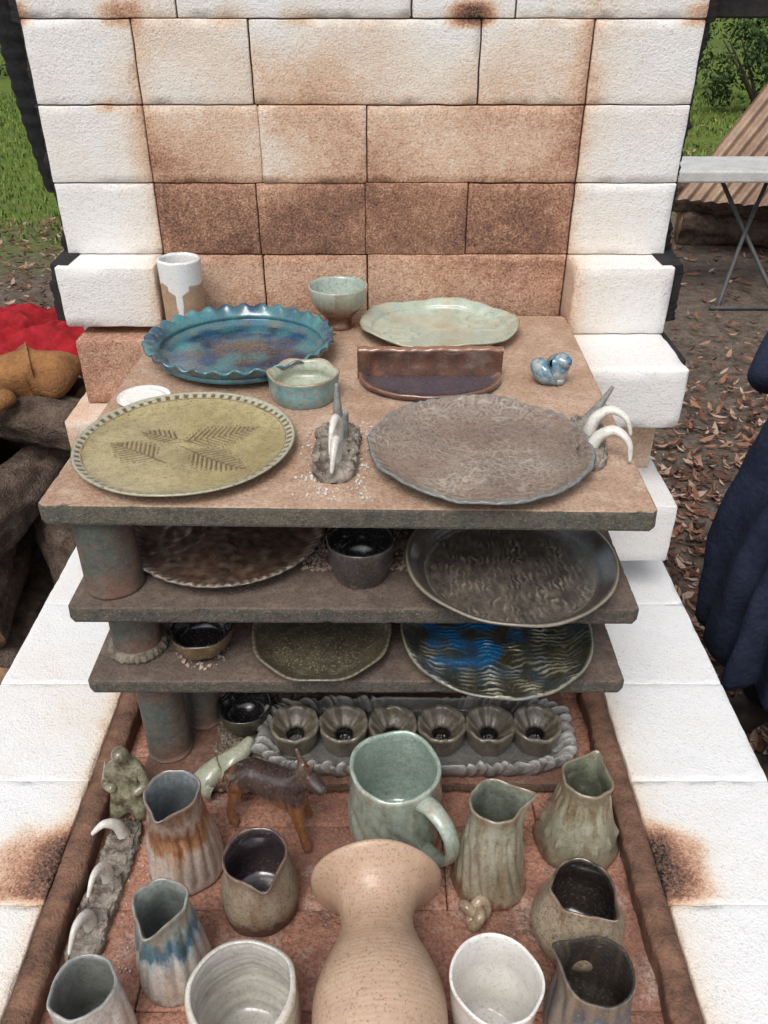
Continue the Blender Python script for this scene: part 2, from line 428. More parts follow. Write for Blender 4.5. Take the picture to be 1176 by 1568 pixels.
def leafmark(x,y):
    best=0
    for bx,by,a,L,W in leaves:
        dx,dy=x-bx,y-by
        s_=dx*cos(a)+dy*sin(a); t_=-dx*sin(a)+dy*cos(a)
        t_+=.004*sin(s_*30)
        if -.02<s_<L:
            best=max(best,max(0,1-abs(t_)/.0016)*.95)
        if 0<s_<L:
            w=W*sin(pi*min(1,(s_/L))**.75)*(.9+.2*sin(s_*1500))+.001
            if abs(t_)<w:
                ph=((s_-abs(t_)*.8)/.0072)%1
                v=max(1-abs(ph-.5)/.30,0)
                best=max(best,min(1,.15+v*(.95+.3*nz(x*60,y*60,2))))
    return min(1,best)
R=.13
def rope(t): return .5+.5*cos(t*66)
M_leaf=ceramic('olive_ash_glaze',(.42,.355,.175),(.30,.255,.12),mark=(.085,.045,.018),mark2=(.40,.40,.31),speck=(.10,.065,.035),speck_amt=.4,rough=.28,ns=16,bump=.2,gain=1,coat=.3)
plate('leaf_pattern_plate',(-.235,.856,S1),R,.016,M_leaf,
  rimfn=lambda t,q:(.0015*nz(cos(t)*2,sin(t)*2,1),.002*nz(cos(t)*1.5,sin(t)*1.5,5)),
  topfn=lambda x,y,q,t:-.0018*leafmark(x,y)-(.0014 if (.920<q<.968 and rope(t)<.35) else 0),
  mark=lambda x,y,z,t,th:(min(1,.95*leafmark(x,y)+.5*max(0,nz(x*14,y*14,2)+.02)*sm(.08,.02,math.hypot(x,y-.01))) if t==1 and math.hypot(x,y)<.88*R else (.9 if (t==1 and (.920<math.hypot(x,y)/R<.966 and rope(th)<.34 or .903<math.hypot(x,y)/R<.913)) else 0)),
  mark2=lambda x,y,z,t,th:(.85*sm(.905,.93,math.hypot(x,y)/R)*(0 if (.920<math.hypot(x,y)/R<.966 and rope(th)<.34) else 1) if t==1 else .6),istep=.0011,segs=396)
def veins(x,y):
    r=math.hypot(x,y); a=atan2(y,x)
    v=0
    for k in range(5):
        a0=k*2*pi/5+.5*nz(r*22,k,3)+.12
        d=abs(ad(a,a0))*r
        v=max(v,max(0,1-d/(.0013+.0008*nz(r*60,k,1)))*.7*(r<.085))
        ph=((r-abs(d)*1.3)/.019+.8*nz(r*30,k*3,2))%1
        if d<.035*min(1,r/.05): v=max(v,max(0,1-abs(ph-.5)/.05)*.5)
    for sc_,am,wd in ((85,.75,.12),(170,.55,.17),(340,.5,.24)):
        dd,pp=noise.voronoi(Vector((x*sc_+1.1*nz(x*60,y*60,1),y*sc_+1.1*nz(x*60,y*60,7),sc_)))
        v=max(v,max(0,1-(dd[1]-dd[0])/wd)*(am+.5*nz(x*16,y*16,sc_)))
    sc_=.098+.012*abs(sin(a*5+.9*nz(cos(a)*3,sin(a)*3,1)))
    for o_ in (0,.008,.016): v=max(v,max(0,1-abs(r-sc_-o_)/.0016)*(.5+1.0*nz(x*30,y*30,o_*99)))
    return max(0,min(1,v))
M_brown=ceramic('brown_vein_glaze',(.18,.115,.085),(.12,.085,.07),mark=(.44,.385,.32),mark2=(.17,.21,.22),rough=.40,ns=14,bump=.25,gain=1,coat=.15)
def rip(t,q): return sin(t*46+6*nz(cos(t)*3,sin(t)*3,2))*sm(.8,.93,q)
plate('vein_pattern_plate',(.112,.838,S1),.131,.019,M_brown,
  rimfn=lambda t,q:(.003*nz(cos(t)*3,sin(t)*3,1)+.0006*sin(t*23),.004*nz(cos(t)*2.5,sin(t)*2.5,5)),
  topfn=lambda x,y,q,t:.0015*veins(x,y)+.0008*rip(t,q),
  mark=lambda x,y,z,t,th:(min(1,veins(x,y)*(.75+.6*nz(x*12,y*12,6))) if t==1 else .1),
  mark2=lambda x,y,z,t,th:(.8*sm(.955,.985,math.hypot(x,y)/.131) if t==1 else .7),istep=.0011,segs=400)
M_blue=ceramic('teal_blue_glaze',(.010,.070,.17),(.008,.026,.050),mark=(.16,.125,.08),mark2=(.06,.21,.235),rough=.2,ns=34,bump=.3,coat=.6,gain=1)
def crimp(t): return sin(t*30+1.6*nz(cos(t)*3,sin(t)*3,4))
def bm_(x,y,z,t,th):
    if t!=1: return min(1,1.1*max(0,nz(x*40,y*40,z*90)+.25))
    q=math.hypot(x,y)/.138
    dd,_=noise.voronoi(Vector((x*190,y*190,2)))
    c=sm(.42,.26,q+.1*nz(x*30,y*30,1))*(1 if dd[1]-dd[0]>.16 else .1)
    return max(c,.4*sm(.55,.8,nz(x*22+2,y*22,3)+.5)*sm(.8,.6,q),.8*sm(.93,.98,q)*max(0,nz(x*60,y*60,9)+.2))
plate('blue_crimped_plate',(-.21,1.143,S1),.138,.034,M_blue,
  rimfn=lambda t,q:(.0026*crimp(t)*sm(.84,1,q),.0032*sin(t*30+1.6)*sm(.88,1,q)),
  mark=bm_,mark2=lambda x,y,z,t,th:max(0,min(1,(.0 if math.hypot(x,y)<.112 else .65)+1.6*nz(x*26,y*26,6)))*(1 if t==1 else .7),flat=.86,segs=360,th=.008)
M_cel=ceramic('celadon_glaze',(.48,.52,.41),(.38,.44,.36),mark=(.40,.30,.17),mark2=(.22,.36,.36),rough=.2,ns=10,bump=.1,coat=.5,mott=.3)
def flower(x,y):
    v=0
    for cx,cy,s_ in ((.07,.03,1),(-.06,-.02,.8)):
        dx,dy=x-cx,y-cy; r=math.hypot(dx,dy)/s_; a=atan2(dy,dx)
        if r<.045: v=max(v,max(0,1-abs(r-.024-.010*abs(cos(a*3)))/.0022)*.9,max(0,1-abs(r-.008)/.0015)*.8)
    return v
plate('celadon_platter',(.087,1.24,S1),.122,.020,M_cel,
  rimfn=lambda t,q:(.004*cos(2*t)+.0012*sin(t*5),.003*cos(t*5)),
  topfn=lambda x,y,q,t:.0022*flower(x,y)+.0014*abs(sin(t*9))*sm(.72,.9,q),
  mark=lambda x,y,z,t,th:max(.75*sm(.965,.99,math.hypot(x,y)/.124) if t==1 else .5,.65*max(0,nz(x*22,y*22,3))),
  mark2=lambda x,y,z,t,th:max(flower(x,y)*.9,.3*abs(sin(th*9))**8*sm(.04,.1,math.hypot(x,y)),.6*max(0,nz(x*15,y*15,8))),sq=.93,flat=.8,istep=.0016)
plate('white_saucer',(-.318,.99,S1),.035,.008,ceramic('white_glaze_saucer',(.74,.72,.68),(.68,.66,.62),rough=.2,mott=.1),segs=64)
M_s2l=ceramic('dark_rust_glaze',(.13,.07,.045),(.05,.03,.022),mark=(.33,.28,.22),mark2=(.2,.21,.19),rough=.34,ns=45,bump=.8,coat=.2)
plate('rust_brown_plate',(-.200,.868,S2),.125,.020,M_s2l,
  rimfn=lambda t,q:(.0015*sin(t*40),.001*sin(t*40)),topfn=lambda x,y,q,t:.002*nz(x*90,y*90,2)+.001*sin(t*70)*sm(.82,.9,q),
  mark=lambda x,y,z,t,th:(max(sm(.86,.95,math.hypot(x,y)/.123)*(.5+.5*sin(th*70)),.6*max(0,nz(x*70,y*70,7))) if t==1 else .4),
  mark2=lambda x,y,z,t,th:.5 if t==0 else .15*max(0,nz(x*60,y*60,4)))
def wood(x,y):
    u=x+.07*y*sin(x*25)+.008*nz(x*30,y*22,3)+.0045*nz(x*110,y*110,3)
    v=max(0,1-abs((u/.0075)%1-.5)/.24)*(.45+1.6*nz(x*40,y*60,5))
    v=max(v,.6*max(0,nz(x*130,y*60,9)))
    return max(0,min(1,v))
M_s2r=ceramic('ash_grey_glaze',(.12,.10,.082),(.055,.048,.043),mark=(.29,.25,.185),mark2=(.27,.31,.34),rough=.28,ns=24,bump=.4,coat=.35,gain=1)
plate('large_ash_plate',(.152,.790,S2),.127,.030,M_s2r,
  rimfn=lambda t,q:(.002*nz(cos(t)*2,sin(t)*2,7),.003*nz(cos(t)*2,sin(t)*2,9)),
  topfn=lambda x,y,q,t:.0022*wood(x,y)*sm(.85,.7,q),
  mark=lambda x,y,z,t,th:(max(wood(x,y)*.8*sm(.84,.74,math.hypot(x,y)/.127),.95*sm(.945,.975,math.hypot(x,y)/.129)) if t==1 else .35),
  mark2=lambda x,y,z,t,th:(.85*sm(.62,.9,math.hypot(x,y)/.127)*sm(.9,.3,abs(ad(th,.35)))*sm(.97,.94,math.hypot(x,y)/.128)*max(0,.6+nz(x*30,y*30,2)) if t==1 else .1),istep=.0012,segs=320,flat=.78)
M_s3m=ceramic('tenmoku_green_glaze',(.10,.092,.058),(.055,.05,.036),mark=(.27,.235,.17),rough=.28,ns=60,bump=.5,speck=(.27,.22,.14),speck_amt=.5,coat=.3)
plate('green_brown_plate',(-.080,.795,S3),.090,.022,M_s3m,rimfn=lambda t,q:(.001*sin(t*9),.001*sin(t*7)),
  mark=lambda x,y,z,t,th:(.9*sm(.93,.97,math.hypot(x,y)/.09)*(.6+.4*sin(th*60)) if t==1 else .45))
def wav(x,y):
    u=y+.011*nz(x*26,y*30,3)+.0014*sin(x*150+6*nz(y*40,1,1))+.003*nz(x*120,y*120,4)
    return max(0,min(1,max(0,1-abs((u/.0078)%1-.5)/.26)*(.42+2.0*nz(x*42,y*36,8))))
def bpool(x,y): 
    d=math.hypot((x+.036)/.072,(y-.02)/.08)+.5*nz(x*30,y*30,3)
    return sm(1.2,.55,d)
M_s3r=ceramic('silver_wave_blue_glaze',(.030,.036,.032),(.065,.058,.028),mark=(.40,.385,.30),mark2=(.014,.12,.28),rough=.24,ns=34,bump=.4,coat=.4,gain=1)
plate('wave_pattern_plate',(.143,.790,S3),.122,.030,M_s3r,rimfn=lambda t,q:(.0015*nz(cos(t)*3,sin(t)*3,1),.0025*nz(cos(t)*3,sin(t)*3,4)),
  topfn=lambda x,y,q,t:.0022*wav(x,y),
  mark=lambda x,y,z,t,th:(max(wav(x,y)*(1-.6*bpool(x,y)),.6*sm(.955,.98,math.hypot(x,y)/.123)) if t==1 else .3),
  mark2=lambda x,y,z,t,th:(max(0,bpool(x,y)*max(.0,min(1,.55+2.6*nz(x*34,y*34,2))),.4*max(0,nz(x*30,y*30,12))) if t==1 else 0),istep=.0012,segs=320,flat=.75)
# ---------------------------------------------------------------- small bowls and cups
def bowl(name,loc,rf,rr,h,mats,wob=.001,seed=0,hexa=0,foot=0,segs=72,mark=None):
    outer=[(rf*.6,0),(rf*.98,0),(rf,.003)]
    if foot: outer+=[(rf*.86,foot*.6),(rf*.9,foot)]
    outer+=[(rf+(rr-rf)*.62,foot+(h-foot)*.35),(rr*.97,foot+(h-foot)*.72),(rr,h-.001)]
    inner=[(rr-.0022,h),(rr-.004,h-.004),(rr*.9-.003,foot+(h-foot)*.66),(rf+(rr-rf)*.5-.003,foot+(h-foot)*.38),(rf*.6,foot+.006),(.002,foot+.005)]
    def mod(r,z,t,tag):
        k=1+wob/.04*nz(cos(t)*2+seed,sin(t)*2,z*20)
        if hexa: k*=1+.035*cos(hexa*t)*(z/h)
        zz=z+ (.0012*cos(hexa*t)*(z/h)**2 if hexa else .001*nz(cos(t)*2+seed,sin(t)*2,4)*(z/h))
        return r*k*cos(t),r*k*sin(t),zz
    return lathe(name,outer,inner,loc,mats,mod,mark,None,segs=segs,step=.003)
RAW=(.17,.085,.05)
bowl('footed_tea_bowl',(-.073,1.275,S1),.025,.0475,.068,[ceramic('tea_bowl_glaze',(.33,.36,.29),zr=[(.0,RAW),(.44,(.22,.11,.07)),(.56,(.30,.25,.18)),(.8,(.34,.38,.31)),(.97,(.42,.42,.36))],rough=.2,coat=.3,ns=30,bump=.1),ceramic('tea_bowl_in',(.36,.42,.36),(.28,.36,.32),rough=.15,coat=.4)],foot=.016)
bowl('celadon_lobed_dish',(-.107,1.005,S1),.042,.047,.037,[ceramic('lobed_dish_glaze',(.22,.36,.36),(.15,.28,.29),mark=(.34,.25,.16),rough=.2,coat=.4,bump=.3),ceramic('lobed_dish_in',(.46,.48,.38),(.34,.38,.30),mark=(.34,.22,.13),rough=.2,coat=.3)],hexa=6,segs=120,
  mark=lambda x,y,z,t,th:.75*sm(.033,.036,z)+(.55*max(0,sin(z*2*pi/.012+1)*(.5+.5*sin(th*16))) if t==0 else 0))
DKB=ceramic('black_slate_glaze',(.045,.042,.045),(.03,.028,.03),zr=[(0,(.16,.12,.10)),(.12,(.05,.045,.045)),(.8,(.055,.05,.052)),(1,(.10,.085,.075))],rough=.3,coat=.3)
DKI=ceramic('black_gloss_in',(.014,.013,.015),(.022,.02,.022),rough=.14,coat=.6)
bowl('black_bowl',(-.028,.795,S2),.032,.041,.055,[DKB,DKI])
bowl('amber_bowl',(-.231,.785,S3),.022,.039,.038,[ceramic('amber_glaze',(.18,.12,.055),(.09,.06,.035),rough=.25,coat=.3),DKI],wob=.002)
bowl('amber_bowl',(-.198,.825,S4),.024,.038,.045,[ceramic('dark_olive_glaze',(.07,.065,.04),(.04,.035,.025),rough=.3),DKI],wob=.002)
def crumbs(name,x0,x1,y0,y1,z,n,mat,s0=.0015,s1=.0045,fn=None):
    vs=[];fs=[]
    for _ in range(n):
        x=random.uniform(x0,x1);y=random.uniform(y0,y1)
        if fn and not fn(x,y): continue
        s=random.uniform(s0,s1);b=len(vs)
        P=[(1,0,0),(-1,0,0),(0,1,0),(0,-1,0),(0,0,1),(0,0,-.3)]
        q=Quaternion((random.random(),random.random(),random.random(),random.random())).normalized()
        for p in P:
            w=q@Vector(p)*s*random.uniform(.7,1.2); vs.append((x+w.x,y+w.y,z+s*.3+w.z*.7))
        for f in ((0,2,4),(2,1,4),(1,3,4),(3,0,4),(2,0,5),(1,2,5),(3,1,5),(0,3,5)): fs.append([b+i for i in f])
    return new_obj(name,vs,fs,[mat],False)
PINK=simple('alumina_wadding',(.46,.35,.29),(.24,.165,.14),50,.95)
WHC=simple('alumina_white',(.70,.67,.62),(.55,.5,.45),50,.95)
crumbs('alumina_crumbs',-.10,.03,.80,.95,S2,1300,PINK)
crumbs('alumina_crumbs',-.27,-.19,.74,.80,S3,160,PINK,fn=lambda x,y:math.hypot(x+.231,y-.785)<.036)
crumbs('wadding_crumbs',-.24,-.10,.725,.9,S4,2600,CRUST)
crumbs('hearth_crumbs',-.36,.29,.25,.72,FL,1700,PINK,.0006,.0022)
crumbs('shelf_crumbs',-.35,.28,.74,1.3,S1,500,PINK,.0005,.0018)
crumbs('white_chips',-.10,-.01,.745,.93,S1,420,WHC,.0008,.0032,fn=lambda x,y:nz(x*60,y*60,2)>-.1)
crumbs('white_chips',-.38,-.28,.44,.70,FL,160,WHC,.0008,.0025)
def tum_mark(x,y,z,t,th):
    if t==1: return 1
    edge=.066+.006*nz(cos(th)*2,sin(th)*2,5)
    d=abs(ad(th,radians(-88)))
    if d<.17: edge=.010+ (d/.17)**2*.03
    elif d<.5: edge=min(edge,.052+.02*(d-.17))
    return sm(edge-.001,edge+.001,z)
TB=ceramic('tumbler_glaze',(.40,.28,.19),(.34,.23,.15),mark=(.74,.75,.74),rough=.35,ns=40,bump=.15,mott=.2)
lathe('drip_glaze_tumbler',[(.02,0),(.030,0),(.0325,.003),(.033,.03),(.0335,.07),(.034,.1),(.0335,.102)],[(.031,.102),(.030,.098),(.0295,.05),(.028,.01),(.002,.008)],(-.325,1.300,S1),[TB],
  lambda r,z,t,tag:(r*(1+.012*nz(cos(t)*2,sin(t)*2,z*30))*cos(t),r*(1+.012*nz(cos(t)*2,sin(t)*2,z*30))*sin(t),z+.001*nz(cos(t)*2,sin(t)*2,2)),mark=tum_mark,segs=180,step=.0015)
# ---------------------------------------------------------------- pitchers on hearth
RM=(.22,.135,.085)
GIN=ceramic('grey_blue_inside',(.24,.275,.29),(.16,.18,.19),mark=RM,rough=.2,coat=.4)
vessel('rust_fluted_pitcher',(-.247,.620,FL),.047,.044,.032,.033,.140,[ceramic('rust_white_glaze',(.4,.3,.2),mark=RM,zr=[(.0,(.12,.075,.055)),(.07,(.50,.46,.43)),(.42,(.52,.44,.38)),(.54,(.40,.21,.11)),(.68,(.19,.08,.04)),(.82,(.33,.26,.22)),(1,(.22,.13,.09))],rough=.25,coat=.4,ns=28),GIN],zm=.2,zn=.85,spout=(radians(-100),.012,.5,.1),flute=(18,.0030,-.2,.04,.8),seed=1)
BIN=ceramic('aubergine_inside',(.035,.026,.034),(.055,.04,.045),mark=RM,rough=.15,coat=.7)
vessel('beige_squat_pitcher',(-.147,.566,FL),.043,.046,.036,.037,.098,[ceramic('beige_matte_glaze',(.3,.25,.19),mark=RM,zr=[(.0,(.08,.045,.035)),(.22,(.12,.065,.045)),(.30,(.29,.235,.17)),(.8,(.33,.27,.20)),(1,(.22,.17,.12))],rough=.5,speck=(.1,.06,.04),speck_amt=.25),BIN],zm=.35,zn=.85,spout=(radians(-68),.013,.45,.0),seed=2,wob=.001)
vessel('blue_faceted_pitcher',(-.232,.487,FL),.041,.040,.028,.029,.134,[ceramic('blue_band_glaze',(.3,.3,.25),mark=RM,zr=[(.0,(.16,.13,.11)),(.1,(.40,.38,.35)),(.45,(.48,.48,.45)),(.55,(.33,.40,.44)),(.62,(.055,.15,.23)),(.72,(.07,.16,.21)),(.84,(.31,.34,.31)),(1,(.33,.36,.32))],rough=.25,coat=.4,ns=24),ceramic('pale_inside',(.31,.34,.32),(.22,.26,.25),mark=RM,rough=.2,coat=.3)],zm=.25,zn=.86,spout=(radians(-95),.013,.5,.1),flute=(14,.0028,-.35,.04,.85),seed=3)
WIN=ceramic('white_glaze_inside',(.58,.56,.51),(.48,.465,.42),rough=.2,coat=.4,mott=.25)
vessel('grey_white_tumbler',(-.296,.418,FL),.035,.035,.033,.0325,.105,[ceramic('grey_white_glaze',(.56,.56,.53),(.44,.44,.41),rough=.25,coat=.4,mark=(.25,.25,.22)),ceramic('grey_inside',(.28,.29,.27),(.2,.21,.195),rough=.25,coat=.3)],seed=4,flute=(12,.0018,0,.05,.8))
vessel('ribbed_white_jar',(-.138,.409,FL),.045,.055,.053,.052,.116,[ceramic('cream_white_glaze',(.66,.62,.52),(.54,.50,.42),rough=.22,coat=.4,speck=(.2,.14,.08),speck_amt=.15,mott=.25),WIN],zm=.4,zn=.85,rings=.0015,seed=5,th=.005)
CM=ceramic('celadon_mug_glaze',(.27,.35,.29),(.21,.29,.25),rough=.2,coat=.6,ns=16,zr=[(0,(.25,.2,.14)),(.08,(.20,.24,.19)),(.3,(.27,.32,.265)),(.9,(.33,.40,.34)),(1,(.44,.47,.40))])
mug=empty('celadon_mug',(.014,.663,FL))
o=vessel('mug_body',(0,0,0),.056,.059,.056,.056,.134,[CM,ceramic('celadon_mug_in',(.33,.41,.35),(.27,.35,.305),rough=.18,coat=.6)],zm=.3,zn=.8,flute=(13,.0048,1.1,.05,.62),seed=6,th=.0055); o.parent=mug
def tube(name,pts,rad,mat,parent=None,flat=1.0,segs=16,n=40,loc=(0,0,0),mark=None):
    P=[Vector(p) for p in pts]; L=len(P)-1
    def ev(u):
        i=min(int(u*L),L-1); t=u*L-i
        a=P[max(0,i-1)];b=P[i];c=P[i+1];d=P[min(L,i+2)]
        return .5*((2*b)+(-a+c)*t+(2*a-5*b+4*c-d)*t*t+(-a+3*b-3*c+d)*t**3)
    def er(u):
        i=min(int(u*L),L-1); t=u*L-i; return rad[i]*(1-t)+rad[i+1]*t
    vs=[];fs=[];up=None
    for k in range(n+1):
        u=k/n; p=ev(u); d=(ev(min(1,u+.01))-ev(max(0,u-.01))).normalized()
        if up is None: up=Vector((0,0,1)) if abs(d.z)<.9 else Vector((1,0,0))
        s=d.cross(up).normalized(); up=s.cross(d).normalized()
        r=er(u)
        for j in range(segs):
            a=2*pi*j/segs; vs.append(p+s*cos(a)*r+up*sin(a)*r*flat)
    for k in range(n):
        for j in range(segs):
            q=(j+1)%segs; fs.append((k*segs+j,k*segs+q,(k+1)*segs+q,(k+1)*segs+j))
    fs.append(list(range(segs-1,-1,-1)));fs.append([n*segs+j for j in range(segs)])
    return new_obj(name,vs,fs,[mat],True,parent=parent,loc=loc)
ha=radians(-52)
def hp(r,z,w=0): return (cos(ha)*r-sin(ha)*w,sin(ha)*r+cos(ha)*w,z)
tube('mug_handle',[hp(.052,.116),hp(.070,.122),hp(.094,.114),hp(.106,.090),hp(.100,.062),hp(.080,.042),hp(.053,.034)],[.014,.012,.0105,.010,.010,.010,.012],CM,mug,flat=.6)
vessel('celadon_fluted_pitcher',(.128,.598,FL),.045,.040,.030,.031,.152,[ceramic('celadon_rust_glaze',(.3,.3,.22),mark=RM,zr=[(.0,(.13,.07,.045)),(.08,(.22,.13,.08)),(.15,(.33,.30,.215)),(.8,(.37,.36,.28)),(1,(.27,.23,.16))],rough=.24,coat=.5),ceramic('celadon_in2',(.24,.27,.215),(.15,.17,.13),mark=RM,rough=.2,coat=.4)],zm=.2,zn=.86,spout=(radians(8),.014,.45,.3),flute=(17,.0040,.75,.05,.6),dimple=(14,.70,.004),seed=7)
vessel('dimpled_green_pitcher',(.246,.652,FL),.053,.047,.030,.031,.126,[ceramic('mossy_glaze',(.25,.26,.18),mark=RM,zr=[(.0,(.12,.075,.05)),(.07,(.18,.14,.095)),(.15,(.28,.27,.19)),(.55,(.35,.355,.265)),(.8,(.24,.20,.13)),(1,(.31,.31,.225))],rough=.24,coat=.5),ceramic('green_in3',(.22,.24,.17),(.12,.13,.09),mark=RM,rough=.2,coat=.4)],zm=.2,zn=.84,spout=(radians(62),.012,.45,.3),flute=(20,.0034,0,.62,.86),dimple=(12,.3,-.005),seed=8)
vessel('cream_round_pitcher',(.218,.522,FL),.040,.053,.037,.036,.104,[ceramic('oatmeal_glaze',(.35,.3,.22),mark=RM,zr=[(.0,(.11,.06,.04)),(.16,(.15,.085,.055)),(.24,(.31,.26,.185)),(.8,(.39,.33,.245)),(1,(.28,.22,.15))],rough=.35,speck=(.12,.07,.04),speck_amt=.45,coat=.25),ceramic('black_inside',(.02,.016,.014),(.035,.028,.024),mark=RM,rough=.2,coat=.5)],zm=.42,zn=.88,spout=(radians(-52),.012,.45,.1),seed=9,wob=.002)
vessel('white_cup',(.110,.420,FL),.033,.042,.0445,.0455,.116,[ceramic('white_cup_glaze',(.74,.73,.69),(.66,.64,.59),rough=.2,coat=.4,speck=(.2,.15,.1),speck_amt=.1,mott=.2),ceramic('white_cup_in',(.73,.72,.68),(.66,.64,.60),rough=.24,coat=.4,mark=(.3,.26,.22),mott=.15)],zm=.5,zn=.9,seed=10,mark=lambda x,y,z,t,th:(.7 if (t==1 and z<.012 and abs(x-.004)<.014 and y<-.002 and nz(x*190,y*190,2)>.25) else 0))
vessel('slate_striped_pitcher',(.212,.432,FL),.043,.043,.037,.037,.108,[ceramic('slate_glaze',(.4,.3,.2),mark=(.25,.2,.145),zr=[(0,(.10,.06,.04)),(.12,(.13,.12,.11)),(.5,(.16,.175,.185)),(.75,(.10,.12,.14)),(.9,(.19,.15,.105)),(1,(.12,.13,.135))],rough=.4,coat=.2,ns=40,bump=.5),ceramic('slate_in',(.050,.038,.028),(.024,.02,.017),mark=(.15,.105,.06),rough=.75,coat=.0)],zm=.3,zn=.85,spout=(radians(150),.013,.5,.3),seed=11,flute=(11,.0035,.6,.05,.95),mark=lambda x,y,z,t,th:max(0,min(1,.1+1.6*nz(cos(th)*5,sin(th)*5,z*8))) if t==0 else max(0,min(1,.8*nz(cos(th)*6,sin(th)*6,z*10))))
m=M('burnished_tan_clay')
n1=m.noise(9,4,.6)
c=m.mix(m.ramp(n1,[(.35,0),(.65,1)]),(.54,.37,.255),(.42,.275,.185))
c=m.mix(m.ramp(m.noise(360,2,.75),[(.56,0),(.66,.75)]),c,(.22,.13,.08))
c=m.mix(m.ramp(m.noise(60,4,.7),[(.5,0),(.7,.4)]),c,(.60,.47,.36))
wv=m.n('ShaderNodeTexWave',wave_type='BANDS',bands_direction='Z'); wv.inputs['Scale'].default_value=60; wv.inputs['Distortion'].default_value=1.5; m.l(m.tc.outputs['Object'],wv.inputs['Vector'])
m.bump(wv.outputs['Fac'],.14,.001); m.bump(n1,.2,.003); m.bump(m.noise(300,2,.7),.2,.001)
VM=m.out(c,.40,.5,.12)
vo=lathe('hourglass_vase',[(.02,0),(.034,.0),(.038,.004),(.048,.03),(.060,.07),(.0665,.110),(.0655,.140),(.056,.168),(.045,.190),(.0395,.208),(.040,.224),(.046,.238),(.056,.249),(.067,.257),(.0735,.262),(.0745,.265)],
 [(.073,.2665),(.062,.259),(.047,.243),(.036,.215),(.036,.2),(.050,.165),(.060,.13),(.056,.08),(.034,.01),(.002,.008)],(0,0,0),[VM],
 lambda r,z,t,tag:(r*cos(t)*(1+.010*sin(3*t+.9)*(z>.25)),r*sin(t)*(1+.010*sin(3*t+.9)*(z>.25)),z+.0012*sin(4*t+1)*sm(.235,.262,z)),segs=144,step=.003)
vo.rotation_euler=(radians(-90),0,radians(2)); vo.location=(.0,.285,FL+.0735)
# ---------------------------------------------------------------- brown half-round dish with upright
BG=ceramic('brown_gloss_glaze',(.095,.038,.026),(.045,.02,.016),mark=(.24,.11,.06),mark2=(.065,.055,.075),rough=.22,ns=30,coat=.6,bump=.4)
def rack():
    e=empty('brown_upright_dish',(.064,1.07,S1))
    vs=[];fs=[];A=[];A2=[]
    n=64;W=.100
    prof=[(.0,.004),(.6,.004),(.88,.005),(.95,.010),(1,.011),(1.0,.006),(.93,.0),(0,.0)]
    for pi_,(q,z) in enumerate(prof):
        for k in range(n+1):
            a=pi+pi*k/n
            x=W*q*cos(a); y=-.088*q*abs(sin(a))**.8
            vs.append((x+.0015*nz(k*.4,q*3,1),y+.001*nz(k*.3,q*3,5),z+.001*nz(x*60,y*60,1)));A.append(.8 if pi_ in (3,4) else .0);A2.append(.9 if pi_<3 else 0)
    for i in range(len(prof)-1):
        for k in range(n):
            a=i*(n+1)+k; fs.append((a,a+1,a+n+2,a+n+1))
    new_obj('base_plate',vs,fs,[BG],True,attrs={'mark':A,'mark2':A2},parent=e)
    vs=[];fs=[];A=[];N=90;sec=[(-.006,.0),(-.007,.008),(-.0045,.018),(-.005,.034),(-.008,.040),(-.007,.044),(0,.046),(.005,.044),(.006,.02),(.007,0)]
    for k in range(N+1):
        x=-.101+.202*k/N
        for (y,z) in sec:
            w=.0022*nz(x*50,z*60,3); vs.append((x,y+w,z*(1+.05*nz(x*20,2,2)+.05*nz(x*80,2,2))));A.append(1 if z>.04 else .15+.8*max(0,nz(x*60,z*70,2)))
    m_=len(sec)
    for k in range(N):
        for j in range(m_-1):
            a=k*m_+j; fs.append((a,a+1,a+m_+1,a+m_))
    fs.append(list(range(m_)));fs.append([N*m_+j for j in range(m_-1,-1,-1)])
    new_obj('upright_wall',vs,fs,[BG],True,attrs={'mark':A,'mark2':[0]*len(A)},parent=e)
rack()
# ---------------------------------------------------------------- skin helper
def skin(name,pts,edges,rads,mat,loc=(0,0,0),rot=0,sub=2,parent=None,root=0):
    me=bpy.data.meshes.new(name); me.from_pydata(pts,edges,[]); me.materials.append(mat)
    o=bpy.data.objects.new(name,me); col.objects.link(o); o.location=loc; o.rotation_euler=(0,0,rot)
    if parent: o.parent=parent
    sk=o.modifiers.new('skin','SKIN'); sk.use_smooth_shade=True
    for i,v in enumerate(me.skin_vertices[0].data):
        r=rads[i]; v.radius=(r,r) if not hasattr(r,'__len__') else r; v.use_root=(i==root)
    s=o.modifiers.new('sub','SUBSURF'); s.levels=sub; s.render_levels=sub
    return o
BB=ceramic('blue_white_bird_glaze',(.035,.15,.24),(.45,.47,.44),rough=.15,coat=.5,ns=40,bump=.3)
skin('ceramic_bird_figurine',[(0,0,.016),(-.012,.004,.020),(-.024,.008,.030),(.012,-.004,.024),(.018,-.012,.036),(.020,-.024,.034),(0,-.016,.006),(.010,-.018,.0)],
 [(0,1),(1,2),(0,3),(3,4),(4,5),(0,6),(3,7)],[(.024,.020),(.019,.017),(.007,.007),(.018,.017),(.014,.013),(.004,.004),.009,.006],BB,(.228,1.055,S1),radians(10))
AG=ceramic('figurine_black_rust_glaze',(.035,.026,.026),(.24,.10,.04),zr=[(0,(.30,.18,.11)),(.12,(.27,.12,.05)),(.42,(.21,.09,.042)),(.52,(.065,.042,.036)),(.78,(.05,.035,.033)),(1,(.16,.085,.05))],rough=.22,coat=.5,ns=26,bump=.3)
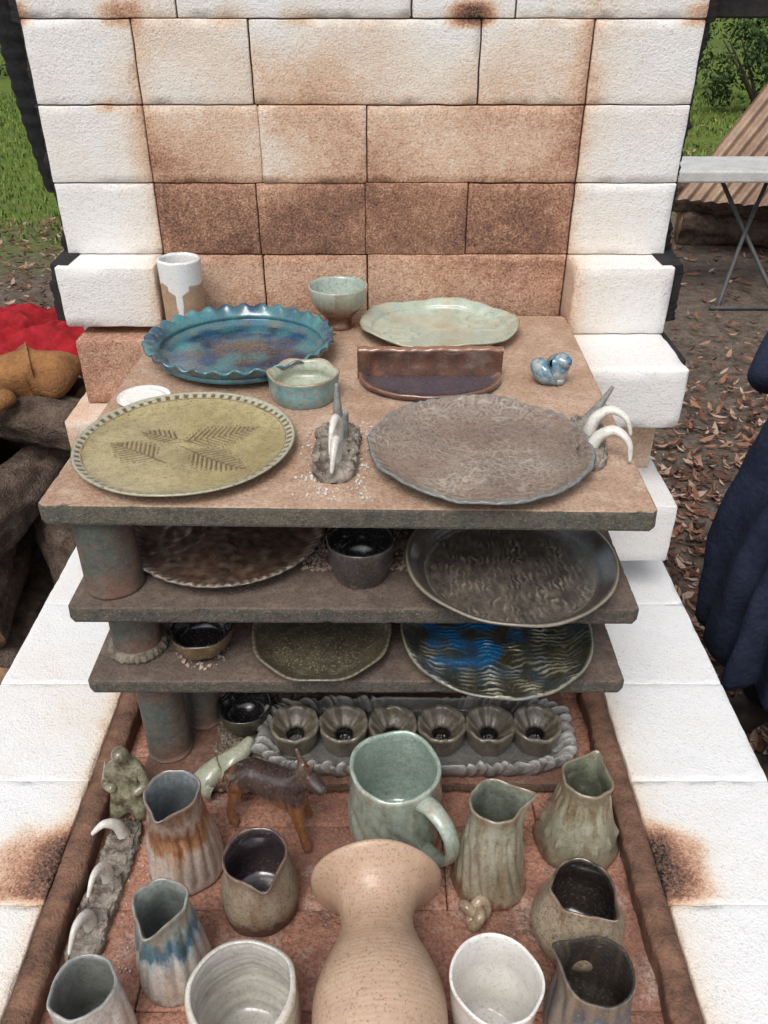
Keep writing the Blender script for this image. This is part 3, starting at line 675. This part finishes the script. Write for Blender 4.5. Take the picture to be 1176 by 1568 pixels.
skin('ceramic_donkey_figurine',[(0,0,.086),(-.028,.012,.088),(-.052,.020,.078),(.026,-.012,.086),(.038,-.018,.106),(.044,-.021,.124),(.056,-.030,.122),(.070,-.040,.114),(.040,-.012,.136),(.034,-.006,.156),(.050,-.026,.137),(.056,-.03,.154),
  (.032,-.030,.055),(.038,-.036,.030),(.044,-.042,.005),(.034,.006,.055),(.037,.008,.030),(.040,.010,.005),(-.052,.004,.052),(-.060,.002,.030),(-.054,-.004,.005),(-.048,.036,.052),(-.056,.038,.030),(-.050,.038,.005),(-.064,.026,.072),(-.072,.029,.050)],
 [(0,1),(1,2),(0,3),(3,4),(4,5),(5,6),(6,7),(5,8),(8,9),(5,10),(10,11),(3,12),(12,13),(13,14),(3,15),(15,16),(16,17),(2,18),(18,19),(19,20),(2,21),(21,22),(22,23),(2,24),(24,25)],
 [.0215,.0225,.018,.017,.0125,.0115,.010,.0075,.0045,.002,.0045,.002,.0085,.006,.0075,.0085,.006,.0075,.0085,.006,.0075,.0085,.006,.0075,.004,.0025],AG,(-.140,.676,FL),0)
PG=ceramic('pale_green_glaze',(.42,.43,.33),(.28,.30,.22),rough=.2,coat=.4,ns=30)
skin('ceramic_resting_bird',[(0,0,.022),(.024,.012,.03),(.044,.024,.042),(.052,.040,.05),(-.020,-.016,.014),(-.034,-.03,.006),(-.005,-.03,.008),(.012,-.02,.006)],
 [(0,1),(1,2),(2,3),(0,4),(4,5),(0,6),(1,7)],[(.019,.02),(.017,.018),(.013,.013),.006,.014,.006,.008,.007],PG,(-.236,.742,FL+.0),0)
FG=ceramic('mottled_olive_glaze',(.28,.27,.18),(.07,.05,.03),rough=.25,coat=.4,ns=50,bump=.8)
skin('ceramic_seated_figure',[(0,0,.025),(0,.002,.055),(0,0,.082),(0,-.002,.096),(0,-.004,.112),(.018,-.001,.08),(.026,-.010,.058),(.010,-.022,.050),(-.018,-.001,.08),(-.026,-.010,.058),(-.010,-.022,.062),(.014,-.018,.022),(.018,-.030,.010),(-.014,-.018,.022),(-.018,-.030,.010),(0,-.016,.113)],
 [(0,1),(1,2),(2,3),(3,4),(2,5),(5,6),(6,7),(2,8),(8,9),(9,10),(0,11),(11,12),(0,13),(13,14),(4,15)],[.023,.019,.017,.009,.0145,.009,.0075,.007,.009,.0075,.007,.012,.008,.012,.008,.004],FG,(-.335,.705,FL))
KN=ceramic('oat_knot_glaze',(.40,.32,.22),(.24,.16,.10),rough=.3,coat=.3,ns=60)
kt=[]
for i in range(37):
    t=2*pi*i/36; kt.append((.0115*(sin(t)+1.4*sin(2*t))*.55,.0115*(cos(t)-1.4*cos(2*t))*.55,.015-.008*sin(3*t)))
tube('ceramic_knot',kt,[.0068]*37,KN,segs=12,n=150,loc=(.107,.548,FL))
# ---------------------------------------------------------------- cone packs
CB=simple('cone_pack_clay',(.10,.075,.06),(.42,.37,.31),45,.9,1.0,.005)
CW=ceramic('melted_cone_white',(.70,.68,.62),(.54,.53,.48),rough=.3,coat=.3,ns=40,mott=.2)
CGY=ceramic('cone_grey',(.27,.28,.26),(.18,.18,.17),rough=.5,ns=60)
def conepack(loc,L,W,rot,cones,h=.016):
    e=empty('pyrometric_cone_pack',loc); e.rotation_euler=(0,0,rot)
    vs=[];fs=[];n=80;m_=24
    for i in range(n+1):
        y=L*(i/n-.5); tp=sqrt(max(.02,1-(2*i/n-1)**8))
        for j in range(m_+1):
            a=pi*j/m_; cx=cos(a); 
            x=W/2*math.copysign(abs(cx)**.5,cx)*tp*(1+.25*nz(y*60,j*.3,2)+.16*nz(y*200,j*.9,2)); z=h*(sin(a)**.4)*tp*(1+.35*nz(y*70,x*70,4)+.3*nz(y*220,x*220,4))-.0005
            if abs(cx)<.6: z-=.004*(1+nz(y*90,x*90,6))
            vs.append((x,y,z))
    for i in range(n):
        for j in range(m_): a=i*(m_+1)+j; fs.append((a,a+1,a+m_+2,a+m_+1))
    fs.append(list(range(m_+1)));fs.append([n*(m_+1)+j for j in range(m_,-1,-1)])
    new_obj('clay_base',vs,fs,[CB],True,parent=e)
    for i,(pts,mt) in enumerate(cones):
        k=len(pts); tube('cone_%d'%(i+1),pts,[.0105-(.0082*j/(k-1)) for j in range(k)],mt,e,segs=8 if mt is CGY else 10,n=24,flat=.8)
conepack((-.056,.845,S1),.135,.050,0,[([(0,.05,.008),(0,.048,.04),(0,.046,.070)],CGY),([(0,.01,.008),(.002,.008,.034),(.0,-.004,.048),(-.003,-.022,.042),(-.005,-.034,.018)],CW),([(0,-.03,.008),(.003,-.032,.030),(.002,-.044,.040),(.0,-.058,.028),(-.002,-.064,.012)],CW),([(.006,.028,.008),(.009,.03,.03),(.012,.024,.044)],CGY)])
conepack((.246,.870,S1),.13,.036,radians(-8),[([(0,.045,.008),(.012,.046,.03),(.026,.05,.055)],CGY),([(0,.012,.008),(.006,.012,.030),(.022,.010,.043),(.040,.004,.036),(.048,.0,.016)],CW),([(0,-.025,.008),(.008,-.026,.026),(.024,-.030,.036),(.040,-.038,.026),(.044,-.044,.004)],CW)])
conepack((-.338,.585,FL),.20,.040,radians(-3),[([(0,.07,.008),(-.004,.066,.034),(-.016,.058,.046),(-.03,.050,.036)],CW),([(0,.01,.008),(0,.006,.036),(-.002,-.014,.050),(-.004,-.034,.038)],CW),([(0,-.05,.008),(0,-.054,.034),(-.003,-.074,.044),(-.006,-.094,.026)],CW)])
# ---------------------------------------------------------------- egg-cup tray on lowest shelf
TG=ceramic('grey_ash_crust_glaze',(.13,.13,.125),(.06,.058,.055),mark=(.40,.39,.37),rough=.36,ns=70,bump=1.0,coat=.3)
tr=empty('six_cup_ceramic_tray',(.044,.790,S4))
def se(t,a,b,p=.45): 
    return a*math.copysign(abs(cos(t))**p,cos(t)),b*math.copysign(abs(sin(t))**p,sin(t))
vs=[];fs=[];A=[];seg=520
pr=[(.80,.0),(.9,.002),(.97,.014),(1.0,.024),(.985,.030),(.95,.030),(.92,.024),(.90,.014),(.86,.008),(.6,.007),(.2,.007),(.01,.007)]
for q,z in pr:
    for k in range(seg):
        t=2*pi*k/seg; x,y=se(t,.222,.064)
        rf=1+(.06*nz(x*120,y*120,1))*(q>.85)
        vs.append((x*q*rf,y*q*rf,z+.014*nz(x*140,y*140,2)*(q>.86))); A.append(max(0,min(1,.35+1.8*nz(x*140,y*140,2)))*(q>.86)+.15)
for i in range(len(pr)-1):
    for k in range(seg):
        j=(k+1)%seg; fs.append((i*seg+k,i*seg+j,(i+1)*seg+j,(i+1)*seg+k))
new_obj('tray_body',vs,fs,[TG],True,attrs={'mark':A,'mark2':[0]*len(A)},parent=tr)
CG=ceramic('tray_cup_glaze',(.15,.125,.09),(.08,.066,.05),mark=(.006,.005,.005),mark2=(.27,.245,.19),rough=.3,ns=45,bump=.6,coat=.35)
for i,x in enumerate([-.168,-.100,-.032,.036,.103,.168]):
    lathe('cup_%d'%(i+1),[(.022,.006),(.028,.006),(.032,.02),(.0345,.040)],[(.033,.046),(.029,.042),(.022,.032),(.014,.024),(.0115,.020),(.0105,.008),(.002,.007)],(x,.0,0),[CG,CG],
      lambda r,z,t,tag:(r*(1+.015*cos(8*t+i)*(r>.012)+.05*nz(cos(t)*3+i,sin(t)*3,z*30))*cos(t),r*(1+.015*cos(8*t+i)*(r>.012)+.05*nz(cos(t)*3+i,sin(t)*3,z*30))*sin(t),z+.0008*cos(8*t+1)*(r>.012)+.002*nz(cos(t)*4+i,sin(t)*4,2)),mark=lambda x,y,z,t,th:1.0*(t==1 and math.hypot(x,y)<.0135),
      mark2=lambda x,y,z,t,th:.8*sm(.0,.6,sin(th*9))*(t==1)*(math.hypot(x,y)>.015)*max(0,.5+1.3*nz(x*120,y*120,1))+.5*sm(.04,.044,z),segs=84,step=.003,parent=tr)
# ================================================================= background
m=M('forest_floor')
sep=m.n('ShaderNodeSeparateXYZ'); m.l(m.tc.outputs['Object'],sep.inputs[0])
n1=m.noise(1.1,5,.6); n2=m.noise(14,5,.7); n3=m.noise(60,3,.7)
dirt=m.mix(m.ramp(n2,[(.35,0),(.65,1)]),(.095,.072,.056),(.19,.15,.118))
dirt=m.mix(m.ramp(n3,[(.5,0),(.7,.8)]),dirt,(.05,.036,.028))
grass=m.mix(m.ramp(m.noise(9,4,.7),[(.35,0),(.65,1)]),(.085,.13,.024),(.15,.20,.04))
gm=m.math('ADD',m.math('MULTIPLY',m.math('SUBTRACT',sep.outputs['Y'],5.6),.35),m.math('MULTIPLY',m.math('SUBTRACT',n1,.5),2.2))
gm=m.math('ADD',gm,m.math('MULTIPLY',m.math('ADD',sep.outputs['X'],0.0),-.12),clamp=True)
m.l(m.mix(gm,dirt,grass),m.b.inputs['Base Color']); m.bump(n2,.8,.03); m.bump(n3,.6,.012)
GM=m.out(None,.95,.15)
gv=[];gf=[];n=60
for i in range(n+1):
    for j in range(n+1):
        a=(i/n*2-1);b=(j/n*2-1); x=math.copysign(abs(a)**3,a)*90; y=math.copysign(abs(b)**3,b)*90+2
        z=.03*nz(x*.7,y*.7,1)*(0 if math.hypot(x,y-.8)<1 else 1)
        gv.append((x,y,z))
for i in range(n):
    for j in range(n):
        a=i*(n+1)+j; gf.append((a,a+n+1,a+n+2,a+1))
new_obj('ground',gv,gf,[GM])
def tone_mat(name,cols,rough=.8):
    m=M(name); c=m.ramp(m.attr('tone'),[(i/(len(cols)-1),k) for i,k in enumerate(cols)]); m.out(c,rough,.3)
    return m.m
LF=tone_mat('dead_leaf',[(.055,.030,.021),(.14,.062,.038),(.24,.105,.062),(.34,.20,.13),(.48,.37,.30)])
def leaves_obj(name,n,fn,size,mat,narrow=1):
    vs=[];fs=[];T=[]
    for _ in range(n):
        x,y,z=fn(); s=random.uniform(*size); b=len(vs); k=random.uniform(.45,1)*narrow
        a=random.uniform(0,2*pi); tl=random.uniform(-.6,.6); tw=random.uniform(-.6,.6); cur=random.uniform(.1,.6)
        R_=Matrix.Rotation(a,3,'Z')@Matrix.Rotation(tl,3,'X')@Matrix.Rotation(tw,3,'Y')
        for p in ((-1,0,cur*.6),(-.4,.42*k,.05),(.4,.38*k,.05),(1.1,0,cur),(.4,-.38*k,.05),(-.4,-.42*k,.05),(0,0,-.12)):
            w=R_@Vector(p)*s; vs.append((x+w.x,y+w.y,max(z+.004,z+s*.25+w.z)))
        for f in ((0,6,1),(1,6,2),(2,6,3),(3,6,4),(4,6,5),(5,6,0)): fs.append([b+i for i in f])
        t=random.random()**1.2; T+= [t]*7
    return new_obj(name,vs,fs,[mat],False,attrs={'tone':T})
def lf1():
    if random.random()<.65:
        y=random.uniform(.6,4.0)
        return (random.uniform(.55,2.6),min(y,random.uniform(.6,4.4)),.03 if y<0 else .012)
    return (random.uniform(-3.4,-.6),random.uniform(1.0,6.5),.012)
leaves_obj('fallen_leaves',15000,lf1,(.012,.036),LF,.95)
leaves_obj('fallen_leaves',2500,lambda:(random.uniform(1.2,6),random.uniform(4,13),.012),(.02,.04),LF)
GR=tone_mat('grass_blade',[(.04,.07,.014),(.09,.15,.026),(.15,.23,.04),(.24,.28,.08)])
def grass_obj(n,fn,hh):
    vs=[];fs=[];T=[]
    for _ in range(n):
        x,y=fn(); h=random.uniform(*hh); a=random.uniform(0,2*pi); w=h*.09+.004; l=random.uniform(.1,.7)*h
        b=len(vs); dx,dy=cos(a),sin(a)
        vs+= [(x-dy*w,y+dx*w,0),(x+dy*w,y-dx*w,0),(x+dx*l*.4+dy*w*.6,y+dy*l*.4-dx*w*.6,h*.6),(x+dx*l*.4-dy*w*.6,y+dy*l*.4+dx*w*.6,h*.6),(x+dx*l,y+dy*l,h)]
        fs+= [(b,b+1,b+2,b+3),(b+3,b+2,b+4)]; T+=[random.random()]*5
    return new_obj('grass',vs,fs,[GR],False,attrs={'tone':T})
def gf1():
    while True:
        x=random.uniform(-9,-1.2);y=random.uniform(4.6,15)
        if nz(x*.8,y*.8,3)+(y-5.5)*.25>0: return x,y
grass_obj(26000,gf1,(.02,.06))
def gf2():
    while True:
        x=random.uniform(1.2,8);y=random.uniform(4.5,15)
        if nz(x*.9,y*.9,3)+(y-8)*.12>.05: return x,y
grass_obj(15000,gf2,(.02,.07))
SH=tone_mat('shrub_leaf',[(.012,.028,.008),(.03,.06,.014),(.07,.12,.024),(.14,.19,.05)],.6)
BK=simple('bark',(.10,.075,.055),(.05,.036,.028),12,.95,1.0,.02)
def shrub(x,y,r,h,n=2600):
    e=empty('shrub',(x,y,0))
    for k in range(6):
        a=k*1.05+random.random(); tube('stem_%d'%(k+1),[(0,0,0),(cos(a)*r*.3,sin(a)*r*.3,h*.4),(cos(a)*r*.6,sin(a)*r*.6,h*.75)],[.03,.02,.008],BK,e,segs=6,n=8)
    cl=[(random.gauss(0,r*.5),random.gauss(0,r*.5),random.uniform(.12,1)*h,random.uniform(.18,.4)*r) for _ in range(26)]
    vs=[];fs=[];T=[]
    for _ in range(n):
        c=random.choice(cl); v=Vector((random.gauss(0,1),random.gauss(0,1),random.gauss(0,1))).normalized()*c[3]*random.random()**.4
        p=Vector(c[:3])+v
        if p.z<.02: continue
        s=random.uniform(.03,.06);q=Quaternion((random.gauss(0,1),random.gauss(0,1),random.gauss(0,1),random.gauss(0,1))).normalized()
        b=len(vs)
        for w in ((-1,0,0),(0,.4,.1),(1,0,0),(0,-.4,.1)): vs.append(p+q@Vector(w)*s)
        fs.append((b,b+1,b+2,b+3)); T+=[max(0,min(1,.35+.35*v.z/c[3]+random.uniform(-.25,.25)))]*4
    new_obj('foliage',vs,fs,[SH],False,attrs={'tone':T},parent=e)
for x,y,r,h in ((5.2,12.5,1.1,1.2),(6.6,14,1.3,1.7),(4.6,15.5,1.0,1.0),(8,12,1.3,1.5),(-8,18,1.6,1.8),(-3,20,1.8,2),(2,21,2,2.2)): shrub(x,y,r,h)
def tree(x,y,h):
    e=empty('tree',(x,y,0)); r=h*.028
    lx=random.uniform(-.3,.3)
    tube('trunk',[(0,0,0),(lx*.3,0,h*.35),(lx,0,h*.8)],[r*1.3,r,r*.4],BK,e,segs=10,n=14)
    vs=[];fs=[];T=[];cl=[]
    for k in range(9):
        a=k*2.4; z=h*random.uniform(.35,.75); L=h*random.uniform(.14,.26)
        tip=(lx+cos(a)*L,sin(a)*L,z+L*.6)
        tube('limb_%d'%(k+1),[(lx*z/h,0,z),(lx+cos(a)*L*.5,sin(a)*L*.5,z+L*.25),tip],[r*.4,r*.28,r*.1],BK,e,segs=6,n=8)
        cl.append((*tip,h*random.uniform(.07,.12))); cl.append((tip[0]*.6,tip[1]*.6,tip[2]+h*.08,h*random.uniform(.07,.12)))
    for _ in range(3000):
        c=random.choice(cl); v=Vector((random.gauss(0,1),random.gauss(0,1),random.gauss(0,.7)))*c[3]*.7; p=Vector(c[:3])+v
        s=random.uniform(.08,.16);q=Quaternion((random.gauss(0,1),random.gauss(0,1),random.gauss(0,1),random.gauss(0,1))).normalized(); b=len(vs)
        for w in ((-1,0,0),(0,.4,.1),(1,0,0),(0,-.4,.1)): vs.append(p+q@Vector(w)*s)
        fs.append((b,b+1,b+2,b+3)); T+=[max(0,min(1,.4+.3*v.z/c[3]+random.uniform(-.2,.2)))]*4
    new_obj('crown',vs,fs,[SH],False,attrs={'tone':T},parent=e)
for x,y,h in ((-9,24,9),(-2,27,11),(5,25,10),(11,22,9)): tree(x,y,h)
WD=simple('log_end_grain',(.36,.21,.13),(.17,.095,.06),9,.9,.5,.006)
LB=simple('log_bark',(.075,.048,.036),(.20,.145,.11),18,.95,1.0,.03)
def logm(vs,fs,mi,cx,cy,cz,r,L,rz,tilt,seed):
    b=len(vs); ns=40; nl=24; R_=Matrix.Rotation(rz,3,'Z')@Matrix.Rotation(tilt,3,'X')
    for i in range(nl+1):
        y=(i/nl-.5)*L
        for k in range(ns):
            a=2*pi*k/ns; rr=r*(1+.26*nz(cos(a)*1.5+seed,sin(a)*1.5,y*3)+.18*nz(cos(a)*7,sin(a)*7,y*9+seed))
            if i in (0,nl): rr*=.95
            p=R_@Vector((rr*cos(a),y+(.01*nz(cos(a)*3,sin(a)*3,seed) if i in (0,nl) else 0),rr*sin(a))); vs.append((p.x+cx,p.y+cy,p.z+cz))
    for i in range(nl):
        for k in range(ns):
            j=(k+1)%ns; fs.append((b+i*ns+k,b+i*ns+j,b+(i+1)*ns+j,b+(i+1)*ns+k)); mi.append(0)
    fs.append([b+k for k in range(ns-1,-1,-1)]);mi.append(1)
    fs.append([b+nl*ns+k for k in range(ns)]);mi.append(1)
vs=[];fs=[];mi=[]
for (x,y,z,r,L,rz,t) in [(-.98,1.72,.10,.095,.6,.1,0),(-1.2,1.75,.11,.11,.6,-.1,0),(-1.45,1.8,.10,.10,.6,.05,0),(-1.02,1.70,.28,.085,.5,.15,.05),(-1.24,1.8,.31,.10,.6,-.2,0),(-.95,1.76,.44,.075,.45,-.15,-.04),(-1.14,1.83,.49,.085,.6,.15,0),(-1.35,1.9,.47,.1,.6,.0,0),(-1.0,1.95,.60,.07,.55,1.25,.03),(-.83,1.66,.07,.065,.4,.6,0),(-.80,1.72,.19,.06,.4,.35,.3),(-1.3,1.95,.62,.08,.5,.3,0),(-.86,1.78,.32,.05,.4,.5,.4),(-1.1,2.2,.5,.12,.5,1.2,.1),(-1.1,2.2,.25,.13,.6,1.4,.0)]:
    logm(vs,fs,mi,x,y,z,r,L,rz,t,x*7+z*5)
new_obj('firewood_pile',vs,fs,[LB,WD],True,mi)
crumbs('wood_chips',-1.3,-.66,1.2,1.7,.03,900,WD,.006,.02)
def cloth(name,cx,cy,cz,w,d,rot,mat,amp=.03,drop=.1,seed=0):
    n=120;vs=[];fs=[]
    for i in range(n+1):
        for j in range(n+1):
            u=(i/n-.5);v=(j/n-.5); x=u*w*(1+.2*nz(v*4,seed,1));y=v*d*(1+.2*nz(u*4,seed,2))
            f1=nz(x*5+y*3+seed,y*9-x*3,1); f2=nz(x*11-y*6,y*16,2+seed)
            z=amp*((1-abs(f1)*2.2)*.8+(1-abs(f2)*2.2)*.45+.12*nz(x*45,y*40,5))-drop*(max(0,abs(u)*2-.5)**1.3+max(0,abs(v)*2-.5)**1.3)
            vs.append((cx+x*cos(rot)-y*sin(rot),cy+x*sin(rot)+y*cos(rot),cz+z))
    for i in range(n):
        for j in range(n): a=i*(n+1)+j; fs.append((a,a+n+1,a+n+2,a+1))
    o=new_obj(name,vs,fs,[mat],True); so=o.modifiers.new('s','SOLIDIFY'); so.thickness=.004; return o
cloth('red_cloth',-1.0,2.20,.70,.66,.50,.15,simple('red_fabric',(.42,.015,.022),(.22,.008,.012),8,.9,.3),.06,.16)
GLV=simple('tan_suede',(.40,.19,.07),(.22,.10,.04),16,.95,.9,.012)
gl=empty('leather_work_glove',(-.965,1.93,.70)); gl.rotation_euler=(.25,0,radians(8)); gl.scale=(1.5,1.4,1.15)
skin('glove_palm_and_cuff',[(0,0,0),(.04,.01,.0),(.08,.01,0.004),(.115,.0,-.02),(-.05,0,.0)],[(0,1),(1,2),(2,3),(0,4)],[(.045,.05),(.046,.042),(.062,.046),(.070,.035),(.045,.04)],GLV,parent=gl)
for i,(dy,L,bd) in enumerate([(-.036,.085,-.03),(-.012,.1,-.03),(.014,.095,-.03),(.038,.075,-.025)]):
    skin('glove_finger_%d'%(i+1),[(-.04,dy,.0),(-.04-L*.5,dy*1.2,.006),(-.04-L,dy*1.3,bd)],[(0,1),(1,2)],[.018,.016,.013],GLV,parent=gl)
skin('glove_thumb',[(.02,-.04,0),(-.015,-.075,-.004),(-.05,-.09,-.02)],[(0,1),(1,2)],[.022,.018,.014],GLV,parent=gl)
WP=simple('white_paint',(.62,.62,.60),(.5,.5,.48),10,.5,.1)
MG=simple('grey_metal_leg',(.10,.10,.10),(.07,.07,.07),20,.5,.1)
tb=empty('trestle_table',(2.5,4.75,0))
box('table_top',-.95,1.2,-.20,.24,.66,.72,WP,tb,.01)
for i,x in enumerate((-.45,.9)):
    tube('leg_%da'%(i+1),[(x-.18,-.28,0),(x,.0,.36),(x+.16,.2,.66)],[.012]*3,MG,tb,segs=8,n=10)
    tube('leg_%db'%(i+1),[(x+.18,-.28,0),(x,.02,.36),(x-.16,.2,.66)],[.012]*3,MG,tb,segs=8,n=10)
    tube('foot_%d'%(i+1),[(x-.22,-.28,.014),(x+.22,-.28,.014)],[.012]*2,MG,tb,segs=8,n=4)
CS=simple('rusty_corrugated',(.46,.33,.24),(.30,.20,.145),5,.7,.2)
vs=[];fs=[];n=240;k=12
A0=Vector((1.84,5.40,.40));U=Vector((.50,.22,.62));V=Vector((1.0,-.15,-.05))
Nn=U.cross(V).normalized()
for i in range(n+1):
    for j in range(k+1):
        u=j/k;v=i/n; vs.append(A0+U*u*1.7+V*v*1.6+Nn*(.022*sin(v*2*pi*20)))
for i in range(n):
    for j in range(k): a=i*(k+1)+j; fs.append((a,a+1,a+k+2,a+k+1))
new_obj('corrugated_sheet',vs,fs,[CS],True)
vs=[];fs=[];mi=[]
logm(vs,fs,mi,2.3,5.75,.36,.13,.7,1.2,0,3); logm(vs,fs,mi,2.5,5.8,.13,.13,.9,1.4,0,5); logm(vs,fs,mi,2.9,5.9,.62,.14,.9,1.5,0,8); logm(vs,fs,mi,2.9,5.9,.15,.15,.9,1.5,0,9); logm(vs,fs,mi,3.0,5.9,.38,.14,.9,1.5,0,4)
new_obj('firewood_pile',vs,fs,[LB,WD],True,mi)
BC=simple('black_knit',(.012,.012,.013),(.022,.022,.024),80,.95,.6)
vs=[];fs=[];ns=30;nl=50
for i in range(nl+1):
    z=1.56-.31*i/nl; w=.045*(1-.35*(i/nl)**3)
    for k_ in range(ns):
        a=2*pi*k_/ns; rr=w*(1+.05*sin(i*1.6))
        vs.append((-.575+.02*(i/nl)+rr*cos(a)*.7,1.47+rr*.6*sin(a),z))
for i in range(nl):
    for k_ in range(ns): j=(k_+1)%ns; fs.append((i*ns+k_,i*ns+j,(i+1)*ns+j,(i+1)*ns+k_))
fs.append(list(range(ns)));fs.append([nl*ns+k_ for k_ in range(ns-1,-1,-1)])
new_obj('black_knitted_sleeve',vs,fs,[BC])
# ---------------------------------------------------------------- person at right in navy coat, hands in pockets
NV=simple('navy_fabric',(.013,.018,.042),(.028,.037,.07),9,.9,.6,.012)
TR=simple('dark_trousers',(.016,.017,.022),(.025,.026,.032),12,.9,.4)
SK=simple('skin',(.50,.30,.22),(.45,.25,.18),30,.55,.1)
HR=simple('hair_brown',(.06,.035,.02),(.03,.018,.01),60,.7,.6)
BT=simple('boot',(.03,.022,.018),(.05,.035,.028),30,.6,.3)
pe=empty('person_in_navy_coat',(.90,1.30,0)); pe.rotation_euler=(0,0,radians(90))
def ring_loft(name,rings,mat,parent,fold=.0,ns=110):
    vs=[];fs=[];R2=[]
    for a_,b_ in zip(rings,rings[1:]):
        for k in range(4): R2.append([a_[q]+(b_[q]-a_[q])*k/4 for q in range(5)])
    R2.append(rings[-1])
    for i,(z,cx,cy,a,b) in enumerate(R2):
        for k_ in range(ns):
            t=2*pi*k_/ns; lo=max(0,min(1,(1.25-z)/.5))
            f=1+fold*nz(cos(t)*5,sin(t)*5,z*1.6)*1.4*(.3+.7*lo)+.03*nz(cos(t)*2,sin(t)*2,z*5)+.045*nz(cos(t)*3,sin(t)*3,z*11)
            vs.append((cx+a*f*math.copysign(abs(cos(t))**.85,cos(t)),cy+b*f*math.copysign(abs(sin(t))**.85,sin(t)),z+(.02*nz(cos(t)*2,sin(t)*2,1) if i<3 else 0)))
    for i in range(len(R2)-1):
        for k_ in range(ns): j=(k_+1)%ns; fs.append((i*ns+k_,i*ns+j,(i+1)*ns+j,(i+1)*ns+k_))
    fs.append(list(range(ns-1,-1,-1)));fs.append([(len(R2)-1)*ns+k_ for k_ in range(ns)])
    return new_obj(name,vs,fs,[mat],True,parent=parent)
ring_loft('coat',[(.36,0,.01,.21,.19),(.38,0,.01,.22,.20),(.55,0,.01,.218,.20),(.7,0,.01,.215,.19),(.9,0,.0,.195,.16),(1.05,0,0,.175,.135),(1.2,0,0,.19,.14),(1.33,0,0,.20,.13),(1.40,0,-.01,.18,.11),(1.445,0,-.01,.11,.085),(1.48,0,-.005,.068,.066),(1.50,0,-.005,.062,.06)],NV,pe,.20)
skin('legs',[(0,0,.9),(.09,0,.82),(.10,.01,.48),(.10,-.01,.09),(-.09,0,.82),(-.10,.01,.48),(-.10,-.01,.09)],[(0,1),(1,2),(2,3),(0,4),(4,5),(5,6)],[.12,.10,.078,.062,.10,.078,.062],TR,parent=pe)
for sx in (1,-1):
    skin('boot_%s'%('a' if sx>0 else 'b'),[(.10*sx,-.02,.05),(.10*sx,.08,.045),(.105*sx,.17,.032),(.10*sx,-.02,.12)],[(0,1),(1,2),(0,3)],[.05,.045,.032,.052],BT,parent=pe)
    skin('sleeve_%s'%('a' if sx>0 else 'b'),[(.15*sx,0,1.38),(.205*sx,-.01,1.31),(.262*sx,.03,1.06),(.255*sx,.10,.93),(.19*sx,.15,.87)],[(0,1),(1,2),(2,3),(3,4)],[.06,.068,.056,.047,.042],NV,parent=pe)
skin('neck_and_head',[(0,-.005,1.47),(0,.0,1.55),(0,.012,1.62),(0,.005,1.68),(0,.045,1.575)],[(0,1),(1,2),(2,3),(1,4)],[.052,.056,(.075,.088),(.066,.078),.03],SK,parent=pe)
skin('nose',[(0,.095,1.635),(0,.115,1.605)],[(0,1)],[.009,.014],SK,parent=pe)
for sx in (1,-1):
    skin('ear',[(.078*sx,0,1.625),(.082*sx,-.004,1.60)],[(0,1)],[.014,.010],SK,parent=pe)
    skin('eye',[(.028*sx,.088,1.642),(.032*sx,.088,1.642)],[(0,1)],[.009,.009],BT,parent=pe)
skin('mouth',[(-.02,.094,1.572),(0,.098,1.572),(.02,.094,1.572)],[(0,1),(1,2)],[.005,.007,.005],simple('lips',(.4,.16,.13),(.35,.13,.1)),parent=pe)
skin('hair',[(0,-.02,1.70),(0,-.05,1.66),(0,-.06,1.60),(0,.03,1.715)],[(0,1),(1,2),(0,3)],[(.08,.07),(.082,.06),(.07,.04),(.06,.03)],HR,parent=pe)
# ---------------------------------------------------------------- camera, light
cam=bpy.data.cameras.new('Camera'); co=bpy.data.objects.new('Camera',cam); col.objects.link(co)
cam.sensor_fit='VERTICAL'; cam.sensor_height=36; cam.sensor_width=27; cam.lens=36*1250/1568
cam.clip_start=.02; cam.clip_end=400
co.location=(0,0,1.55); co.rotation_euler=(radians(57),0,0); sc.camera=co
w=bpy.data.worlds.new('World'); sc.world=w; w.use_nodes=True; nt=w.node_tree
bg=nt.nodes['Background']; sky=nt.nodes.new('ShaderNodeTexSky'); sky.sky_type='NISHITA'; sky.sun_disc=False
el,az=radians(58),radians(200)
sky.sun_elevation=el; sky.sun_rotation=az; sky.dust_density=4; sky.air_density=1.2
hs=nt.nodes.new('ShaderNodeHueSaturation'); hs.inputs['Saturation'].default_value=.4
nt.links.new(sky.outputs[0],hs.inputs['Color']); nt.links.new(hs.outputs[0],bg.inputs[0]); bg.inputs[1].default_value=.15
sl=bpy.data.lights.new('Sun','SUN'); so=bpy.data.objects.new('Sun',sl); col.objects.link(so)
sl.energy=1.5; sl.angle=radians(28); sl.color=(1,.98,.95)
d=Vector((sin(az)*cos(el),cos(az)*cos(el),sin(el)))
so.rotation_euler=d.to_track_quat('Z','Y').to_euler()
sc.view_settings.view_transform='Standard'; sc.view_settings.look='None'; sc.view_settings.exposure=0
